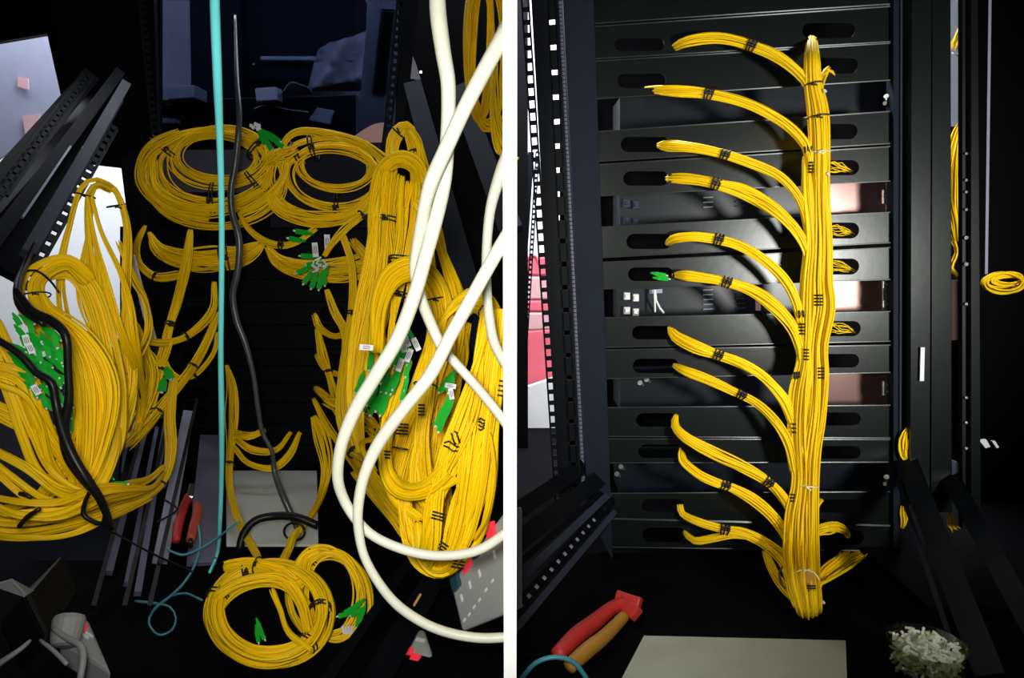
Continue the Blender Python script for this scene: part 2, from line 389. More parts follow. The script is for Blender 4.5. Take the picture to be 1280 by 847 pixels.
# ---- left bay: blanking panels of the rack at the back
YL = 1.51
rk = thing('equipment_rack', 'black rack with dark blank panels behind the tangled yellow cords', 'rack', R(330, 585, YL))
lines = [286, 305, 327, 349, 377, 406, 436, 457, 478, 503, 528, 556, 584]
for i in range(len(lines) - 1):
    a, b = lines[i] + .7, lines[i + 1] - .7; p = R(196, a, YL); q = R(476, b, YL)
    o = plate([(p[0], p[2]), (q[0], p[2]), (q[0], q[2]), (p[0], q[2])], [stadium(228, a + 5, 262, b - 4, YL), stadium(400, a + 5, 434, b - 4, YL)], YL, .003, 'blank_panel', 'black', rk)
MB().quad(qpx([(150, 283), (640, 283), (640, 640), (150, 640)], YL + .06), .01).build('blackout_backing', 'deep', rk)  # black sheet added as blackout so the lit room stays hidden
b = MB()
b.quad(qpx([(186, 180), (197, 180), (197, 588), (186, 588)], YL - .01), .03).build('upright', 'black', rk); b = MB()
b.quad(qpx([(476, 180), (490, 180), (490, 588), (476, 588)], YL - .01), .03)
b.build('upright', 'black', rk)
MB().quad([R(205, 187, YL + .02), R(338, 187, YL + .02), R(338, 240, YL), R(205, 240, YL)], .004).build('sloping_cover', 'cover', rk)  # paler than its neighbours: the reflection is put into the colour
MB().quad(qpx([(338, 187), (486, 187), (486, 284), (338, 284)], YL + .03), .004).build('blank_cover', 'navy', rk)
MB().quad(qpx([(205, 240), (338, 240), (338, 284), (205, 284)], YL + .03), .004).build('blank_cover', 'deep', rk)

# tinted glass door behind the coils
gd = thing('glass_door', 'tinted dark blue glass door of the rack behind the coils', 'door', R(345, 190, 1.62))
MB().quad(qpx([(186, -20), (505, -20), (505, 200), (186, 200)], 1.62), .006).build('pane', 'tinted', gd)
MB().quad(qpx([(186, -20), (200, -20), (200, 200), (186, 200)], 1.60), .012).quad(qpx([(186, 186), (505, 186), (505, 200), (186, 200)], 1.60), .012).build('frame', 'deep', gd)
# seen through the glass
YB = 2.4
vc = thing('ventilated_cabinet', 'grey cabinet with a column of vent slots seen through the glass', 'cabinet', R(480, 190, 2.0))
MB().quad(qpx([(462, -20), (500, -20), (484, 185), (445, 185)], 2.0), .3).build('body', 'cardboard', vc)
for k in range(26):
    x = 484 - k * .45; y = 22 + k * 4.1 - 10
    MB().bar(R(x - 8, y, 1.995), R(x + 9, y + .5, 1.995), .0035, .006).build('vent_slot', 'deep', vc)
def thru(name, label, cat, pts, Y, th, m):
    o = MB().quad(qpx(pts, Y), th).build(name, m, None, bevel=.004); return tagp(o, label, cat)
thru('server_tower', 'tall dark server cabinet behind the glass above the left coil', 'cabinet', [(236, -20), (300, -20), (304, 190), (240, 190)], 2.6, .3, 'navy')
thru('shelf_unit', 'wide dark shelf front behind the glass, right of the aqua cable', 'shelf', [(300, -20), (445, -20), (440, 100), (310, 100)], 2.65, .2, 'navy')
thru('wall_cabinet', 'low dark cabinet behind the glass under the grey boxes', 'cabinet', [(186, 125), (445, 118), (445, 200), (186, 200)], 2.5, .2, 'server')
thru('paper_box', 'small pale box behind the glass above the green connectors', 'box', [(318, 110), (346, 108), (347, 125), (320, 127)], 2.44, .06, 'white')
thru('carton', 'grey flat carton behind the glass, left of the aqua cable', 'box', [(188, 108), (243, 106), (243, 122), (190, 126)], 2.4, .1, 'cardboard')
thru('folded_sheet', 'pale tilted sheet lying behind the glass below the pale wrap', 'paper', [(396, 134), (418, 138), (412, 156), (385, 150)], 2.49, .01, 'cardboard')
thru('pale_block', 'short pale block behind the glass beside the slotted post', 'box', [(197, 147), (220, 148), (221, 154), (199, 155)], 2.47, .03, 'cardboard')
thru('grey_strip', 'thin grey ledge behind the glass crossing the top', 'ledge', [(325, 70), (455, 70), (455, 76), (325, 75)], 2.62, .03, 'cardboard')
# crumpled wrap: displaced sheet
rg = np.random.default_rng(3); vs, fs = [], []; nx, ny = 14, 12
for j in range(ny):
    for i in range(nx):
        u, v = i / (nx - 1), j / (ny - 1)
        vs.append(R(398 + (460 - 398) * u - 14 * v + 8 * v * u, 60 - 22 * u + (62 - 10 * (1 - u)) * v * (1.0) + rg.normal(0, 1), 2.60 + .03 * math.sin(9 * u + 3 * v) + rg.normal(0, .006)))
for j in range(ny - 1):
    for i in range(nx - 1): q = j * nx + i; fs.append((q, q + 1, q + nx + 1, q + nx))
o = link('plastic_wrap', mesh(vs, fs), 'cloth', None, True); so = o.modifiers.new('s', 'SOLIDIFY'); so.thickness = .002
tagp(o, 'crumpled pale plastic wrap draped behind the glass left of the vents', 'plastic wrap')
vs, fs = [], []
for j in range(7):
    for i in range(12):
        u, v = i / 11, j / 6; q = math.sin(math.pi * u)
        vs.append(R(352 + 38 * u, 118 - 16 * q * (1 - v) - 3 * math.sin(8 * u) * (1 - v) - 1, 2.44 + .05 * v + rg.normal(0, .004)))
for j in range(6):
    for i in range(11): q = j * 12 + i; fs.append((q, q + 1, q + 13, q + 12))
o = link('cloth_heap', mesh(vs, fs), 'cloth', None, True); o.modifiers.new('s', 'SOLIDIFY').thickness = .003
tagp(o, 'small heap of grey cloth behind the glass right of the pale box', 'cloth')
cable('thin_wire', 'thin pale wire curving behind the glass above the connectors', [(318, 136, 2.495, 1), (335, 131, 2.495, 1), (360, 137, 2.495, 1), (385, 140, 2.495, 1)], 'ferrule')
for (x, y, lb) in ((207, 124, 'tiny green indicator lamp behind the glass by the grey carton'), (317, 80, 'tiny green indicator lamp high behind the glass')):
    tagp(MB().cyl(R(x, y, 2.39 if y > 100 else 2.58), R(x, y, 2.41 if y > 100 else 2.66), .0035, k=8).build('indicator_lamp', 'led'), lb, 'lamp')
pk = MB()
a = [(437, 178)] + [(437 + 43 * k / 8, 175 - 22 * math.sin(k / 8 * math.pi / 2)) for k in range(1, 9)] + [(477, 178)]
n = len(a); v0 = [R(x, y, 1.56) for x, y in a]; v1 = [R(x, y, 1.562) for x, y in a]
pk.add(v0 + v1, [tuple(range(n))[::-1], tuple(range(n, 2 * n))] + [(i, (i + 1) % n, (i + 1) % n + n, i + n) for i in range(n)])
tagp(pk.build('pink_card', 'pink'), 'pink rounded card standing behind the right coil', 'card')

# ---- left bay: side rails
def rail(label, build, name='rack_rail', m='black', cat='rack rail'):
    mb = MB(); build(mb); return tagp(mb.build(name, m), label, cat)
rail('narrow black rail with small bright holes, uppermost on the far left', lambda b: ladder(b, R(0, 240, 1.0), R(110, 95, 1.45), .022, .004, 22, .28, .38))
def f(b):
    b.bar(R(-20, 318, .93), R(148, 92, 1.5), .018, .02); b.bar(R(-30, 262, .95), R(112, 96, 1.5), .030, .02)
rail('broad black diagonal beam at the upper left', f, 'diagonal_beam', cat='beam')
rail('thin bright metal edge strip on the black beam at left', lambda b: b.bar(R(28, 272, .90), R(88, 183, 1.1), .0028, .003), 'edge_strip', 'silver', 'strip')
rail('sloping strip coloured as the bluish highlight beside the punched rail at left', lambda b: b.bar(R(34, 318, .90), R(157, 105, 1.4), .016, .012), 'highlight_strip', 'bluegrey', 'beam')  # bluish highlight of the beam built as a blue-grey strip
def f(b):
    ladder(b, R(30, 355, .90), R(142, 160, 1.36), .017, .003, 18, .42, .28)
    b.bar(R(26, 352, .905), R(150, 130, 1.41), .006, .02)
rail('black rail with square holes against the bright triangle at left', f)
rail('black slotted upright post left of the coils', lambda b: (ladder(b, R(177, -10, 1.56), R(197, 190, 1.56), .017, .004, 22, .5, .22), b.quad(qpx([(150, -10), (172, -10), (192, 190), (160, 190)], 1.575), .02)), 'slotted_post', cat='rack post')
tagp(MB().quad(qpx([(40, -90), (190, -90), (198, 215), (108, 205)], 1.56), .015).build('corner_blackout', 'black'), 'added dark sheet hiding the bright room above the left rails', 'panel')  # sheet added to keep this corner dark against the lit room
tagp(MB().quad(qpx([(-60, -90), (80, -90), (70, 40), (-60, 62)], 1.58), .015).build('top_blackout', 'black'), 'added dark sheet hiding the bright room in the far upper left corner', 'panel')  # put in to black out the bright room behind
tagp(MB().quad(qpx([(56, 30), (100, 20), (125, 170), (78, 128)], 1.57), .015).build('corner_trim', 'deep'), 'dark trim edging the pale board', 'trim')
tagp(MB().quad(qpx([(-40, 312), (72, 128), (136, 112), (22, 345)], [.95, 1.52, 1.52, .95]), .012).build('rail_blackout', 'black'), 'added dark sheet blacking out the gaps behind the upper left rails', 'panel')  # added backing, keeps the white room from showing between the rails
tagp(MB().quad(qpx([(150, 198), (200, 170), (200, 470), (178, 420)], [1.5, 1.53, 1.55, 1.5]), .01).build('inner_side_panel', 'deep'), 'dark inner side panel between hanging cords and left coil', 'panel')
tagp(MB().quad(qpx([(160, 318), (167, 318), (195, 425), (186, 425)], 1.30), .004).build('white_upright_strip', 'white'), 'thin white slanted strip right of the hanging yellow loop', 'strip')
rail('black punched upright just right of the white slanted strip', lambda b: ladder(b, R(164, 350, 1.33), R(204, 480, 1.33), .016, .003, 14, .35, .3))
# room seen at far left
tagp(MB().quad(qpx([(-60, 40), (90, 20), (96, 130), (-60, 240)], 2.2), .01).build('pale_board', 'lav'), 'pale grey board behind the rails at the far left top', 'board')
for p, lb in (([(22, 95), (35, 98), (36, 112), (22, 108)], 'small pink mark on the pale board, upper one'), ([(28, 145), (50, 142), (44, 180), (33, 178)], 'pink poster patch on the pale board, lower one')):
    tagp(MB().quad(qpx(p, 2.19), .002).build('pink_poster', 'pink'), lb, 'poster')
tagp(MB().cyl(R(28, 30, 1.9), R(40, 33, 1.9), .018, .014, 12).build('wall_lamp_fitting', 'zinc'), 'small shiny metal fitting at the top left corner', 'fitting')
tagp(MB().quad(qpx([(148, 470), (180, 455), (150, 590), (135, 590)], [1.42, 1.42, 1.3, 1.3]), .006).build('lavender_plate', 'lav'), 'lavender grey metal plate behind the left cords', 'plate')
tagp(MB().quad([F(40, 700), F(140, 700), R(160, 440, 1.45), R(120, 440, 1.45)], .01).build('lower_side_panel', 'navy'), 'dark lower side panel under the left cords', 'panel')

# silver channels running back along the base at left
gch = 'silver channels at the lower left'
for (x0, y0, x1, y1, wd, lb) in ((200, 702, 236, 515, 15, 'widest bright silver channel left of the red pliers'),
                                 (136, 716, 181, 540, 7, 'leftmost thin silver channel under the cords'),
                                 (158, 730, 196, 535, 5, 'second thin silver channel from the left'),
                                 (172, 742, 207, 530, 7, 'third thin silver channel from the left')):
    a = F(x0, y0, .006); s = np.linalg.norm(a - CAM) / FPX
    mb = MB(); mb.bar(a, R(x1, y1, 1.42), wd * s, .008); tagp(mb.build('silver_channel', 'lav' if wd == 15 else 'silver'), lb, 'channel', gch)
a = F(252, 705, .004)
tagp(MB().bar(a, R(264, 545, 1.46), .042, .006).build('grey_channel', 'silver'), 'wide dark lavender channel right of the pliers', 'channel')
for k, (x0, x1) in enumerate(((185, 216), (146, 188), (216, 246))):
    tagp(MB().bar(F(x0 - 30, 760, .012), R(x1, 500, 1.40), .006, .010).build('black_channel', 'rubber'), ('black bar between the silver channels, middle one', 'black bar left of the thin silver channels', 'black bar between bright channel and pliers')[k], 'bar')
for i, (P, lb) in enumerate((([(150, 605, 1.05, 1.3), (175, 602, 1.05, 1.3), (192, 612, 1.04, 1.3)], 'black tie wire crossing the channels below the green connector'),
                 ([(205, 624, 1.05, 1.2), (222, 636, 1.05, 1.2), (210, 645, 1.05, 1.2), (196, 652, 1.03, 1.2)], 'black tie wire hooked beside the pliers'),
                 ([(140, 664, .98, 1.2), (178, 685, .98, 1.2), (215, 703, .96, 1.2), (243, 715, .95, 1.2)], 'long thin black tie wire lying over the lower channels'))):
    cable('tie_wire', lb, P, 'rubber', 'wire', 6)

# ---- left bay: right side
def f(b): b.bar(R(516, 105, 1.45), R(607, 440, .95), .034, .012)
rail('blue grey slanted beam just right of the crossing white cables', f, 'slanted_beam', 'navy', 'beam')
rail('dark blue slanted beam near the partition', lambda b: b.bar(R(572, 110, 1.5), R(640, 290, 1.1), .036, .012), 'slanted_beam', 'navy', 'beam')
rail('slotted black post at the right edge of the glass', lambda b: (ladder(b, R(502, -10, 1.57), R(482, 190, 1.57), .018, .006, 20, .5, .3), b.quad(qpx([(507, -10), (525, -10), (500, 190), (490, 190)], 1.58), .02)), 'slotted_post', cat='rack post')
tagp(MB().quad(qpx([(500, -40), (660, -40), (660, 640), (478, 640)], [1.70, 1.70, 1.66, 1.66]), .01).build('bay_side_panel', 'deep'), 'black side panel behind the right hand cords', 'panel')
tagp(MB().cyl(R(526, 90, 1.45), R(526, 90, 1.44), .0025, k=10).build('screw', 'zinc'), 'bright screw on the dark post right of the glass', 'screw')
tagp(MB().quad(qpx([(516, 70), (520, 80), (526, 100), (513, 98)], 1.48), .003).build('metal_clip', 'lav'), 'pale triangular clip beside the dark post', 'clip')

# ============================================================ LEFT BAY: CORDS
Yc = 1.42
coil('round yellow coil at upper left, green connectors on its rim', 268, 206, Yc, 68, 43, 18, 50, 0.0003, sag=.85, ties=(208, 330, 90, 38), extra=[
    ([(225, 165, 1.40, 6), (190, 182, 1.39, 8), (175, 208, 1.39, 6), (180, 235, 1.39, 6), (215, 262, 1.39, 7), (262, 272, 1.39, 6)], 14),
    ([(190, 195, 1.39, 5), (195, 235, 1.38, 6), (240, 258, 1.38, 5), (290, 255, 1.38, 5), (330, 235, 1.38, 5)], 10)])
coil('oval yellow coil at upper right of the left bay', 412, 220, Yc, 58, 38, 13, 32, 0.0003, ties=(250, 225, 80), extra=[
    ([(345, 200, 1.39, 3), (365, 168, 1.39, 4), (400, 165, 1.39, 5), (450, 178, 1.39, 7), (488, 205, 1.38, 8)], 12),
    ([(335, 238, 1.38, 5), (352, 262, 1.38, 8), (395, 275, 1.38, 10), (440, 268, 1.38, 8), (472, 235, 1.38, 6)], 26)])
bundle('short yellow bundle linking the two upper coils', [([(330, 205, 1.40, 5), (350, 195, 1.39, 8), (372, 186, 1.39, 6)], 14), ([(298, 268, 1.38, 4), (330, 250, 1.38, 7), (352, 225, 1.38, 6), (358, 200, 1.38, 4)], 12)])
bundle('sagging yellow crescent of cords under the upper left coil', [([(186, 290, 1.46, 2), (200, 312, 1.45, 8), (235, 324, 1.44, 14), (275, 324, 1.44, 15), (310, 315, 1.45, 11), (333, 300, 1.46, 3)], 46)], [(0, .66, 3)], flat=.35, ragged=.1)
bundle('sagging yellow crescent of cords behind the green connectors', [([(333, 308, 1.46, 3), (352, 328, 1.45, 9), (395, 338, 1.44, 12), (440, 336, 1.44, 14), (475, 322, 1.44, 12)], 44)], flat=.35)
bundle('curved yellow bundle hooking down beside the dark panel', [([(182, 282, 1.44, 2.5), (171, 308, 1.42, 4), (174, 330, 1.42, 5), (195, 346, 1.41, 5), (228, 343, 1.40, 5)], 12)], [(0, .7, 1)])
bundle('upright yellow bundle dropping left of the aqua cable', [([(238, 287, 1.42, 3), (232, 330, 1.38, 6), (222, 375, 1.34, 5.5), (211, 412, 1.30, 4.5), (203, 450, 1.28, 6), (188, 500, 1.22, 7), (172, 545, 1.15, 5)], 20)], [(0, .48, 2), (0, .7, 1)])
bundle('yellow bundle swinging left from beside the aqua cable', [([(268, 352, 1.42, 2.5), (266, 385, 1.38, 4.5), (250, 408, 1.34, 5), (225, 424, 1.30, 4), (195, 428, 1.25, 4), (165, 415, 1.2, 5)], 14)], [(0, .55, 1)])
bundle('straight yellow bundle running down-left to the tied knot', [([(273, 390, 1.42, 2.5), (262, 420, 1.38, 4.5), (247, 448, 1.34, 5), (232, 470, 1.28, 5), (205, 505, 1.20, 6), (180, 535, 1.1, 7), (158, 556, .99, 8)], 18)], [(0, .38, 1), (0, .72, 1)])
bundle('second thin yellow bundle beside the aqua cable meeting the knot', [([(272, 415, 1.43, 2), (268, 440, 1.40, 3), (248, 465, 1.34, 3), (228, 472, 1.30, 3), (212, 460, 1.29, 2), (200, 430, 1.3, 3)], 8)], [(0, .5, 1)])
bundle('vertical yellow bundle falling over the silver channels', [([(218, 470, 1.26, 4), (212, 520, 1.18, 7), (214, 560, 1.10, 7), (208, 595, 1.02, 4), (188, 618, .93, 4), (150, 632, .85, 8), (95, 650, .78, 10), (24, 660, .72, 12), (-20, 655, .7, 12)], 26)], [(0, .38, 1)])
bundle('yellow bundle crossing behind the hanging loops to the knot', [([(165, 405, 1.2, 7), (182, 440, 1.22, 7), (190, 470, 1.2, 7), (182, 505, 1.15, 7), (168, 540, 1.05, 6)], 18), ([(185, 440, 1.26, 5), (200, 455, 1.26, 4), (214, 425, 1.28, 4)], 8)])
kn = bundle('yellow bundle tied along the base of the green heap', [([(-15, 505, .72, 10), (30, 528, .73, 12), (80, 553, .76, 12), (120, 563, .82, 10), (150, 556, .90, 6), (165, 545, 1.0, 6)], 34)], [(0, .93, 1)])

# hanging loops at left
bundle('tall hanging yellow loop tied at its top beside the bright triangle', [
    ([(140, 238, .97, 6), (122, 229, .94, 7), (108, 240, .93, 9), (101, 290, .93, 13), (98, 345, .92, 18), (102, 400, .90, 24), (110, 450, .88, 26)], 44),
    ([(118, 229, .96, 5), (138, 240, .97, 8), (150, 280, .98, 10), (152, 340, .98, 13), (152, 400, .97, 18), (150, 460, .95, 20), (146, 515, .94, 16), (136, 565, .93, 9)], 32),
    ([(112, 245, .92, 5), (120, 290, .92, 8), (135, 345, .91, 14), (150, 410, .90, 18), (166, 455, .94, 14), (178, 500, 1.05, 6), (170, 545, 1.1, 3)], 34)], [(0, .16, 1), (1, .12, 1)], wander=.3, rad=.0012)
bundle('thin stray yellow cords bowing past the white strip', [([(150, 300, 1.0, 4), (165, 345, 1.02, 5), (182, 375, 1.05, 3), (186, 410, 1.05, 4), (170, 450, 1.0, 6)], 5)], wander=.5)
bundle('large yellow loop folded over at the left edge', [
    ([(110, 352, .86, 8), (85, 330, .84, 8), (58, 338, .82, 10), (42, 358, .80, 14), (52, 392, .79, 20), (90, 430, .78, 24), (112, 480, .78, 26), (112, 540, .78, 24), (95, 600, .77, 24), (55, 635, .76, 18), (0, 645, .75, 12)], 100),
    ([(52, 345, .85, 6), (85, 340, .86, 8), (110, 358, .87, 12), (128, 400, .87, 16), (140, 450, .87, 14), (142, 500, .86, 14), (130, 560, .84, 15), (100, 605, .80, 12), (55, 630, .78, 8)], 44)], [(0, .22, 1)], wander=.3)
bundle('long yellow loops sweeping around the lower left corner', [
    ([(-15, 400, .72, 12), (20, 480, .72, 14), (38, 540, .72, 14), (60, 590, .73, 14), (110, 615, .74, 12), (137, 570, .80, 14), (144, 510, .90, 10), (150, 440, 1.02, 6)], 40),
    ([(-20, 560, .68, 12), (20, 590, .68, 14), (60, 618, .69, 14), (100, 624, .72, 14), (150, 610, .80, 10), (185, 600, .92, 4), (206, 582, 1.0, 2)], 44),
    ([(-20, 630, .67, 12), (25, 642, .67, 14), (75, 640, .69, 12), (125, 622, .74, 12), (165, 616, .82, 8), (190, 610, .90, 3), (206, 590, 1.0, 2)], 40)], wander=.35)
bundle('straight yellow cords fanned behind the green heap', [([(-10, 460, .70, 14), (30, 480, .71, 20), (52, 520, .72, 16), (80, 570, .74, 18), (98, 620, .76, 10)], 40)], wander=.3)
t, _ = bundle('thin yellow cords arching below the left loops', [([(-15, 668, .66, 3), (30, 672, .66, 3), (85, 668, .68, 3), (130, 650, .72, 3), (190, 620, .86, 3)], 8)], wander=.4)
# green heap
gh = thing('connector_heap', 'heap of green connectors among the loops at the left edge', 'connectors', R(50, 500, .70))
rg = random.Random(5)
for k in range(80):
    u, v = rg.random(), rg.random(); x = 12 + 62 * u + 16 * v; y = 400 + 112 * v + 12 * u - 8
    if y > 400 + 1.25 * (x + 30) or y < 382 + .5 * x: continue
    connector(gh, x, y, .70 + rg.uniform(-.012, .012), 50 + rg.uniform(-25, 30), rg.uniform(20, 27), 6.5)
for x, y in ((38, 435), (33, 425), (76, 415), (45, 487)): flag(gh, x, y, .683, 60 + rg.uniform(-20, 20), 14, 7)
for k, (x, y, a) in enumerate(((86, 498, 70), (88, 515, 80), (88, 532, 88))): connector(gh, x, y, .72, a, 22, 6)
c1 = thing('connector_pair', 'two green connectors by the knot left of the aqua cable', 'connectors', R(207, 485, 1.20))
connector(c1, 211, 468, 1.22, 70, 18, 10); connector(c1, 203, 483, 1.20, 100, 20, 10)
c2 = thing('loose_connector', 'single green connector lying over the silver channels', 'connector', R(150, 605, .80))
connector(c2, 150, 605, .80, 0, 28, 7); connector(c2, 140, 597, .82, 40, 9, 3)
# black cable at left
cable('black_cable', 'thick black cable looping down over the left yellow cords', [(20, 362, .66, 4), (40, 388, .65, 5), (66, 402, .645, 6), (82, 420, .64, 5), (85, 460, .64, 4.5), (86, 500, .64, 5), (80, 535, .64, 6), (88, 570, .64, 8), (108, 600, .64, 7), (122, 618, .645, 5), (132, 636, .65, 3.5), (128, 654, .66, 3), (114, 650, .66, 3), (104, 642, .66, 3), (107, 625, .66, 2.5), (115, 610, .66, 2.5)], 'rubber', k=12)
cable('black_cable', 'second black cable crossing the green heap at the left edge', [(-10, 420, .64, 4), (24, 442, .64, 4.5), (45, 465, .64, 4.5), (64, 478, .64, 5), (70, 505, .64, 5), (77, 535, .635, 6), (90, 568, .63, 6), (110, 602, .63, 5), (126, 625, .64, 5), (140, 660, .66, 4)], 'rubber', k=12)
cable('black_cable', 'black cable rounding the left edge outside the loops', [(45, 300, .80, 2), (30, 335, .76, 4), (22, 360, .70, 5), (26, 385, .66, 4), (55, 405, .65, 4)], 'rubber', k=10)
for (P, lb) in (([(24, 340, .79, 1.4), (45, 338, .79, 1.4), (62, 350, .78, 1.4), (74, 366, .78, 1.2)], 'black tie tail around the folded yellow loop at left'),
                ([(24, 658, .64, 3), (34, 646, .64, 3), (50, 635, .64, 2.5)], 'short black strap crossing the loops at the bottom left'),
                ([(24, 616, .66, 2.5), (32, 618, .66, 3), (40, 622, .66, 2)], 'small black knot on the lowest yellow loops')):
    cable('tie_strap', lb, P, 'tie', 'tie', 6)

# green connectors in the centre
cc = thing('connector_cluster', 'fan of green connectors with white tags in the middle of the left bay', 'connectors', R(385, 345, 1.36))
for (x, y, a, L) in ((377, 290, 190, 26), (368, 299, 190, 24), (384, 320, 182, 26), (378, 338, 155, 24), (384, 348, 125, 24), (392, 352, 110, 26), (400, 353, 100, 26), (405, 350, 82, 20), (404, 345, 118, 24), (390, 330, 170, 22)):
    connector(cc, x, y, 1.35, a, L, 6.5)
for (x, y, a) in ((409, 302, 88), (394, 312, 85)): flag(cc, x, y, 1.345, a, 18, 7)
rg = random.Random(8)
for k in range(16):
    x, y = 401 + rg.uniform(-9, 10), 330 + rg.uniform(-9, 8)
    MB().bar(R(x, y, 1.335), R(x + rg.uniform(-8, 8), y + rg.uniform(-7, 7), 1.34), .003, .001).build('clear_cap', 'ferrule', cc)
ct = thing('connector_cluster', 'green connectors with white caps on the rim of the upper left coil', 'connectors', R(342, 185, 1.39))
for (x, y, a, L) in ((330, 166, 30, 24), (336, 170, 40, 26), (343, 172, 35, 26), (347, 178, 45, 20), (336, 181, 60, 22), (329, 175, 60, 20), (350, 181, 30, 16)):
    connector(ct, x, y, 1.375, a, L, 6)
for k in range(7):
    x, y = 321 + rg.uniform(-6, 8), 158 + rg.uniform(-4, 5)
    MB().bar(R(x, y, 1.37), R(x + rg.uniform(-7, 7), y + rg.uniform(-3, 3), 1.37), .006, .001).build('clear_cap', 'ferrule', ct)
bundle('thin yellow bundle with a black collar left of the green fan', [([(298, 265, 1.38, 2), (310, 285, 1.37, 3), (330, 300, 1.36, 4), (352, 306, 1.36, 4), (372, 302, 1.36, 3), (395, 285, 1.36, 4)], 10)], [(0, .62, 2)])
bundle('yellow bundle feeding the green fan from the upper right', [([(470, 250, 1.36, 4), (448, 272, 1.35, 4.5), (428, 290, 1.34, 5), (414, 306, 1.34, 4), (405, 320, 1.34, 3)], 12)], [(0, .3, 1)])

# mid-right cords hanging off the panels
mid = [
 ('forked yellow bundle running straight down under the green fan', [([(428, 292, 1.36, 4), (440, 330, 1.35, 4), (441, 380, 1.33, 4.5), (434, 430, 1.28, 5), (428, 480, 1.22, 6), (428, 520, 1.15, 8), (440, 560, 1.08, 7), (470, 600, 1.0, 6), (500, 640, .95, 5)], 24)], [(0, .28, 2)]),
 ('yellow bundle falling from the fan toward the loose fray', [([(408, 362, 1.42, 3), (418, 388, 1.40, 5), (430, 412, 1.36, 5), (432, 440, 1.33, 4)], 14)], []),
 ('curved yellow bundle joining from the panel slot, third down', [([(393, 392, 1.46, 3), (400, 410, 1.43, 4), (420, 420, 1.40, 4), (445, 410, 1.36, 4), (463, 396, 1.30, 5)], 12)], []),
 ('yellow bundle leaving the panel and bending at a black tie', [([(397, 410, 1.46, 3), (402, 440, 1.43, 5), (410, 465, 1.40, 4), (418, 490, 1.36, 5), (430, 520, 1.25, 6)], 14)], [(0, .5, 1)]),
 ('thin yellow bundle crossing right toward the hanging mass', [([(396, 442, 1.45, 3), (408, 462, 1.42, 3.5), (430, 468, 1.38, 3.5), (455, 458, 1.3, 3)], 10)], []),
 ('arched yellow bundle above the pale board, upper one', [([(393, 484, 1.45, 2.5), (402, 490, 1.42, 5), (415, 505, 1.38, 6), (426, 520, 1.3, 5)], 12)], []),
 ('straight thin yellow bundle slanting to the lower right', [([(392, 498, 1.42, 3), (408, 530, 1.36, 4), (435, 570, 1.25, 4), (465, 610, 1.1, 4), (500, 655, 1.0, 4)], 12)], []),
 ('frayed yellow tuft hanging right of the pale board', [([(392, 520, 1.40, 4), (402, 545, 1.38, 9), (409, 580, 1.35, 7), (404, 610, 1.32, 5), (392, 638, 1.2, 3), (372, 664, 1.10, 4), (352, 703, .95, 4)], 22)], [(0, .72, 1)]),
 ('yellow bundle crossing behind the white cables at mid height', [([(440, 300, 1.35, 5), (460, 330, 1.3, 6), (455, 370, 1.28, 5), (470, 400, 1.22, 5), (485, 440, 1.15, 4)], 16)], [(0, .9, 1)]),
 ('yellow tuft hanging beside the foot of the aqua cable', [([(283, 456, 1.46, 2), (290, 485, 1.44, 6), (291, 520, 1.42, 8), (289, 555, 1.40, 5), (286, 600, 1.30, 4), (296, 645, 1.15, 4), (324, 697, .95, 4)], 20)], [(0, .5, 1)]),
 ('sagging yellow bundle above the pale board, upper arc', [([(292, 540, 1.40, 5), (310, 545, 1.38, 4), (332, 537, 1.40, 3)], 10), ([(294, 548, 1.39, 4), (315, 562, 1.37, 4), (345, 562, 1.38, 4), (364, 540, 1.42, 2.5)], 12)], []),
 ('sagging yellow bundle above the pale board, lower arc', [([(292, 558, 1.38, 3), (310, 578, 1.34, 3.5), (340, 585, 1.33, 4), (362, 568, 1.36, 4), (375, 540, 1.40, 3)], 12)], []),
 ('loose thin yellow loops knotted left of the big right bundle', [([(430, 545, 1.1, 4), (442, 565, 1.05, 6), (458, 575, 1.0, 4), (452, 555, 1.0, 3), (470, 548, .98, 3)], 8), ([(436, 530, 1.1, 6), (450, 560, 1.05, 6), (468, 590, 1.0, 5)], 12)], [(0, .3, 2)]),
]
for lb, runs, ties in mid: bundle(lb, runs, ties)
bundle('dark tangled yellow strands behind the loose white cable', [([(405, 500, 1.3, 3), (450, 520, 1.25, 8), (490, 560, 1.2, 8)], 10), ([(450, 500, 1.3, 10), (465, 530, 1.25, 8), (470, 560, 1.2, 4)], 8)], wander=.7)

# the great hanging mass at right
bundle('folded yellow bundle hung at the top of the right side mass', [
    ([(490, 250, 1.22, 6), (489, 200, 1.22, 7), (494, 172, 1.22, 8), (508, 160, 1.22, 7), (516, 178, 1.21, 7), (522, 210, 1.20, 8), (522, 250, 1.18, 8)], 44),
    ([(512, 162, 1.2, 4), (522, 175, 1.2, 5), (528, 200, 1.19, 5), (534, 230, 1.17, 5)], 14)], [(0, .45, 1), (0, .72, 1)])
bundle('upper yellow loop arching over the right side mass', [([(470, 240, 1.15, 8), (478, 212, 1.14, 8), (498, 198, 1.13, 9), (520, 208, 1.12, 9), (527, 240, 1.1, 9), (522, 285, 1.07, 8), (512, 320, 1.05, 8)], 44)], [(0, .6, 1)])
bundle('wide curtain of yellow cords hanging above the green tags', [
    ([(488, 215, 1.1, 16), (480, 270, 1.08, 22), (474, 330, 1.06, 22), (462, 390, 1.05, 18), (452, 450, 1.03, 14), (446, 510, 1.02, 8), (452, 565, 1.0, 4)], 90),
    ([(516, 225, 1.05, 12), (508, 290, 1.02, 16), (500, 350, 1.0, 16), (490, 400, .98, 14), (486, 455, .97, 9), (478, 510, .98, 4)], 60)], [(0, .18, 2), (1, .35, 3), (1, .5, 2)], wander=.35)
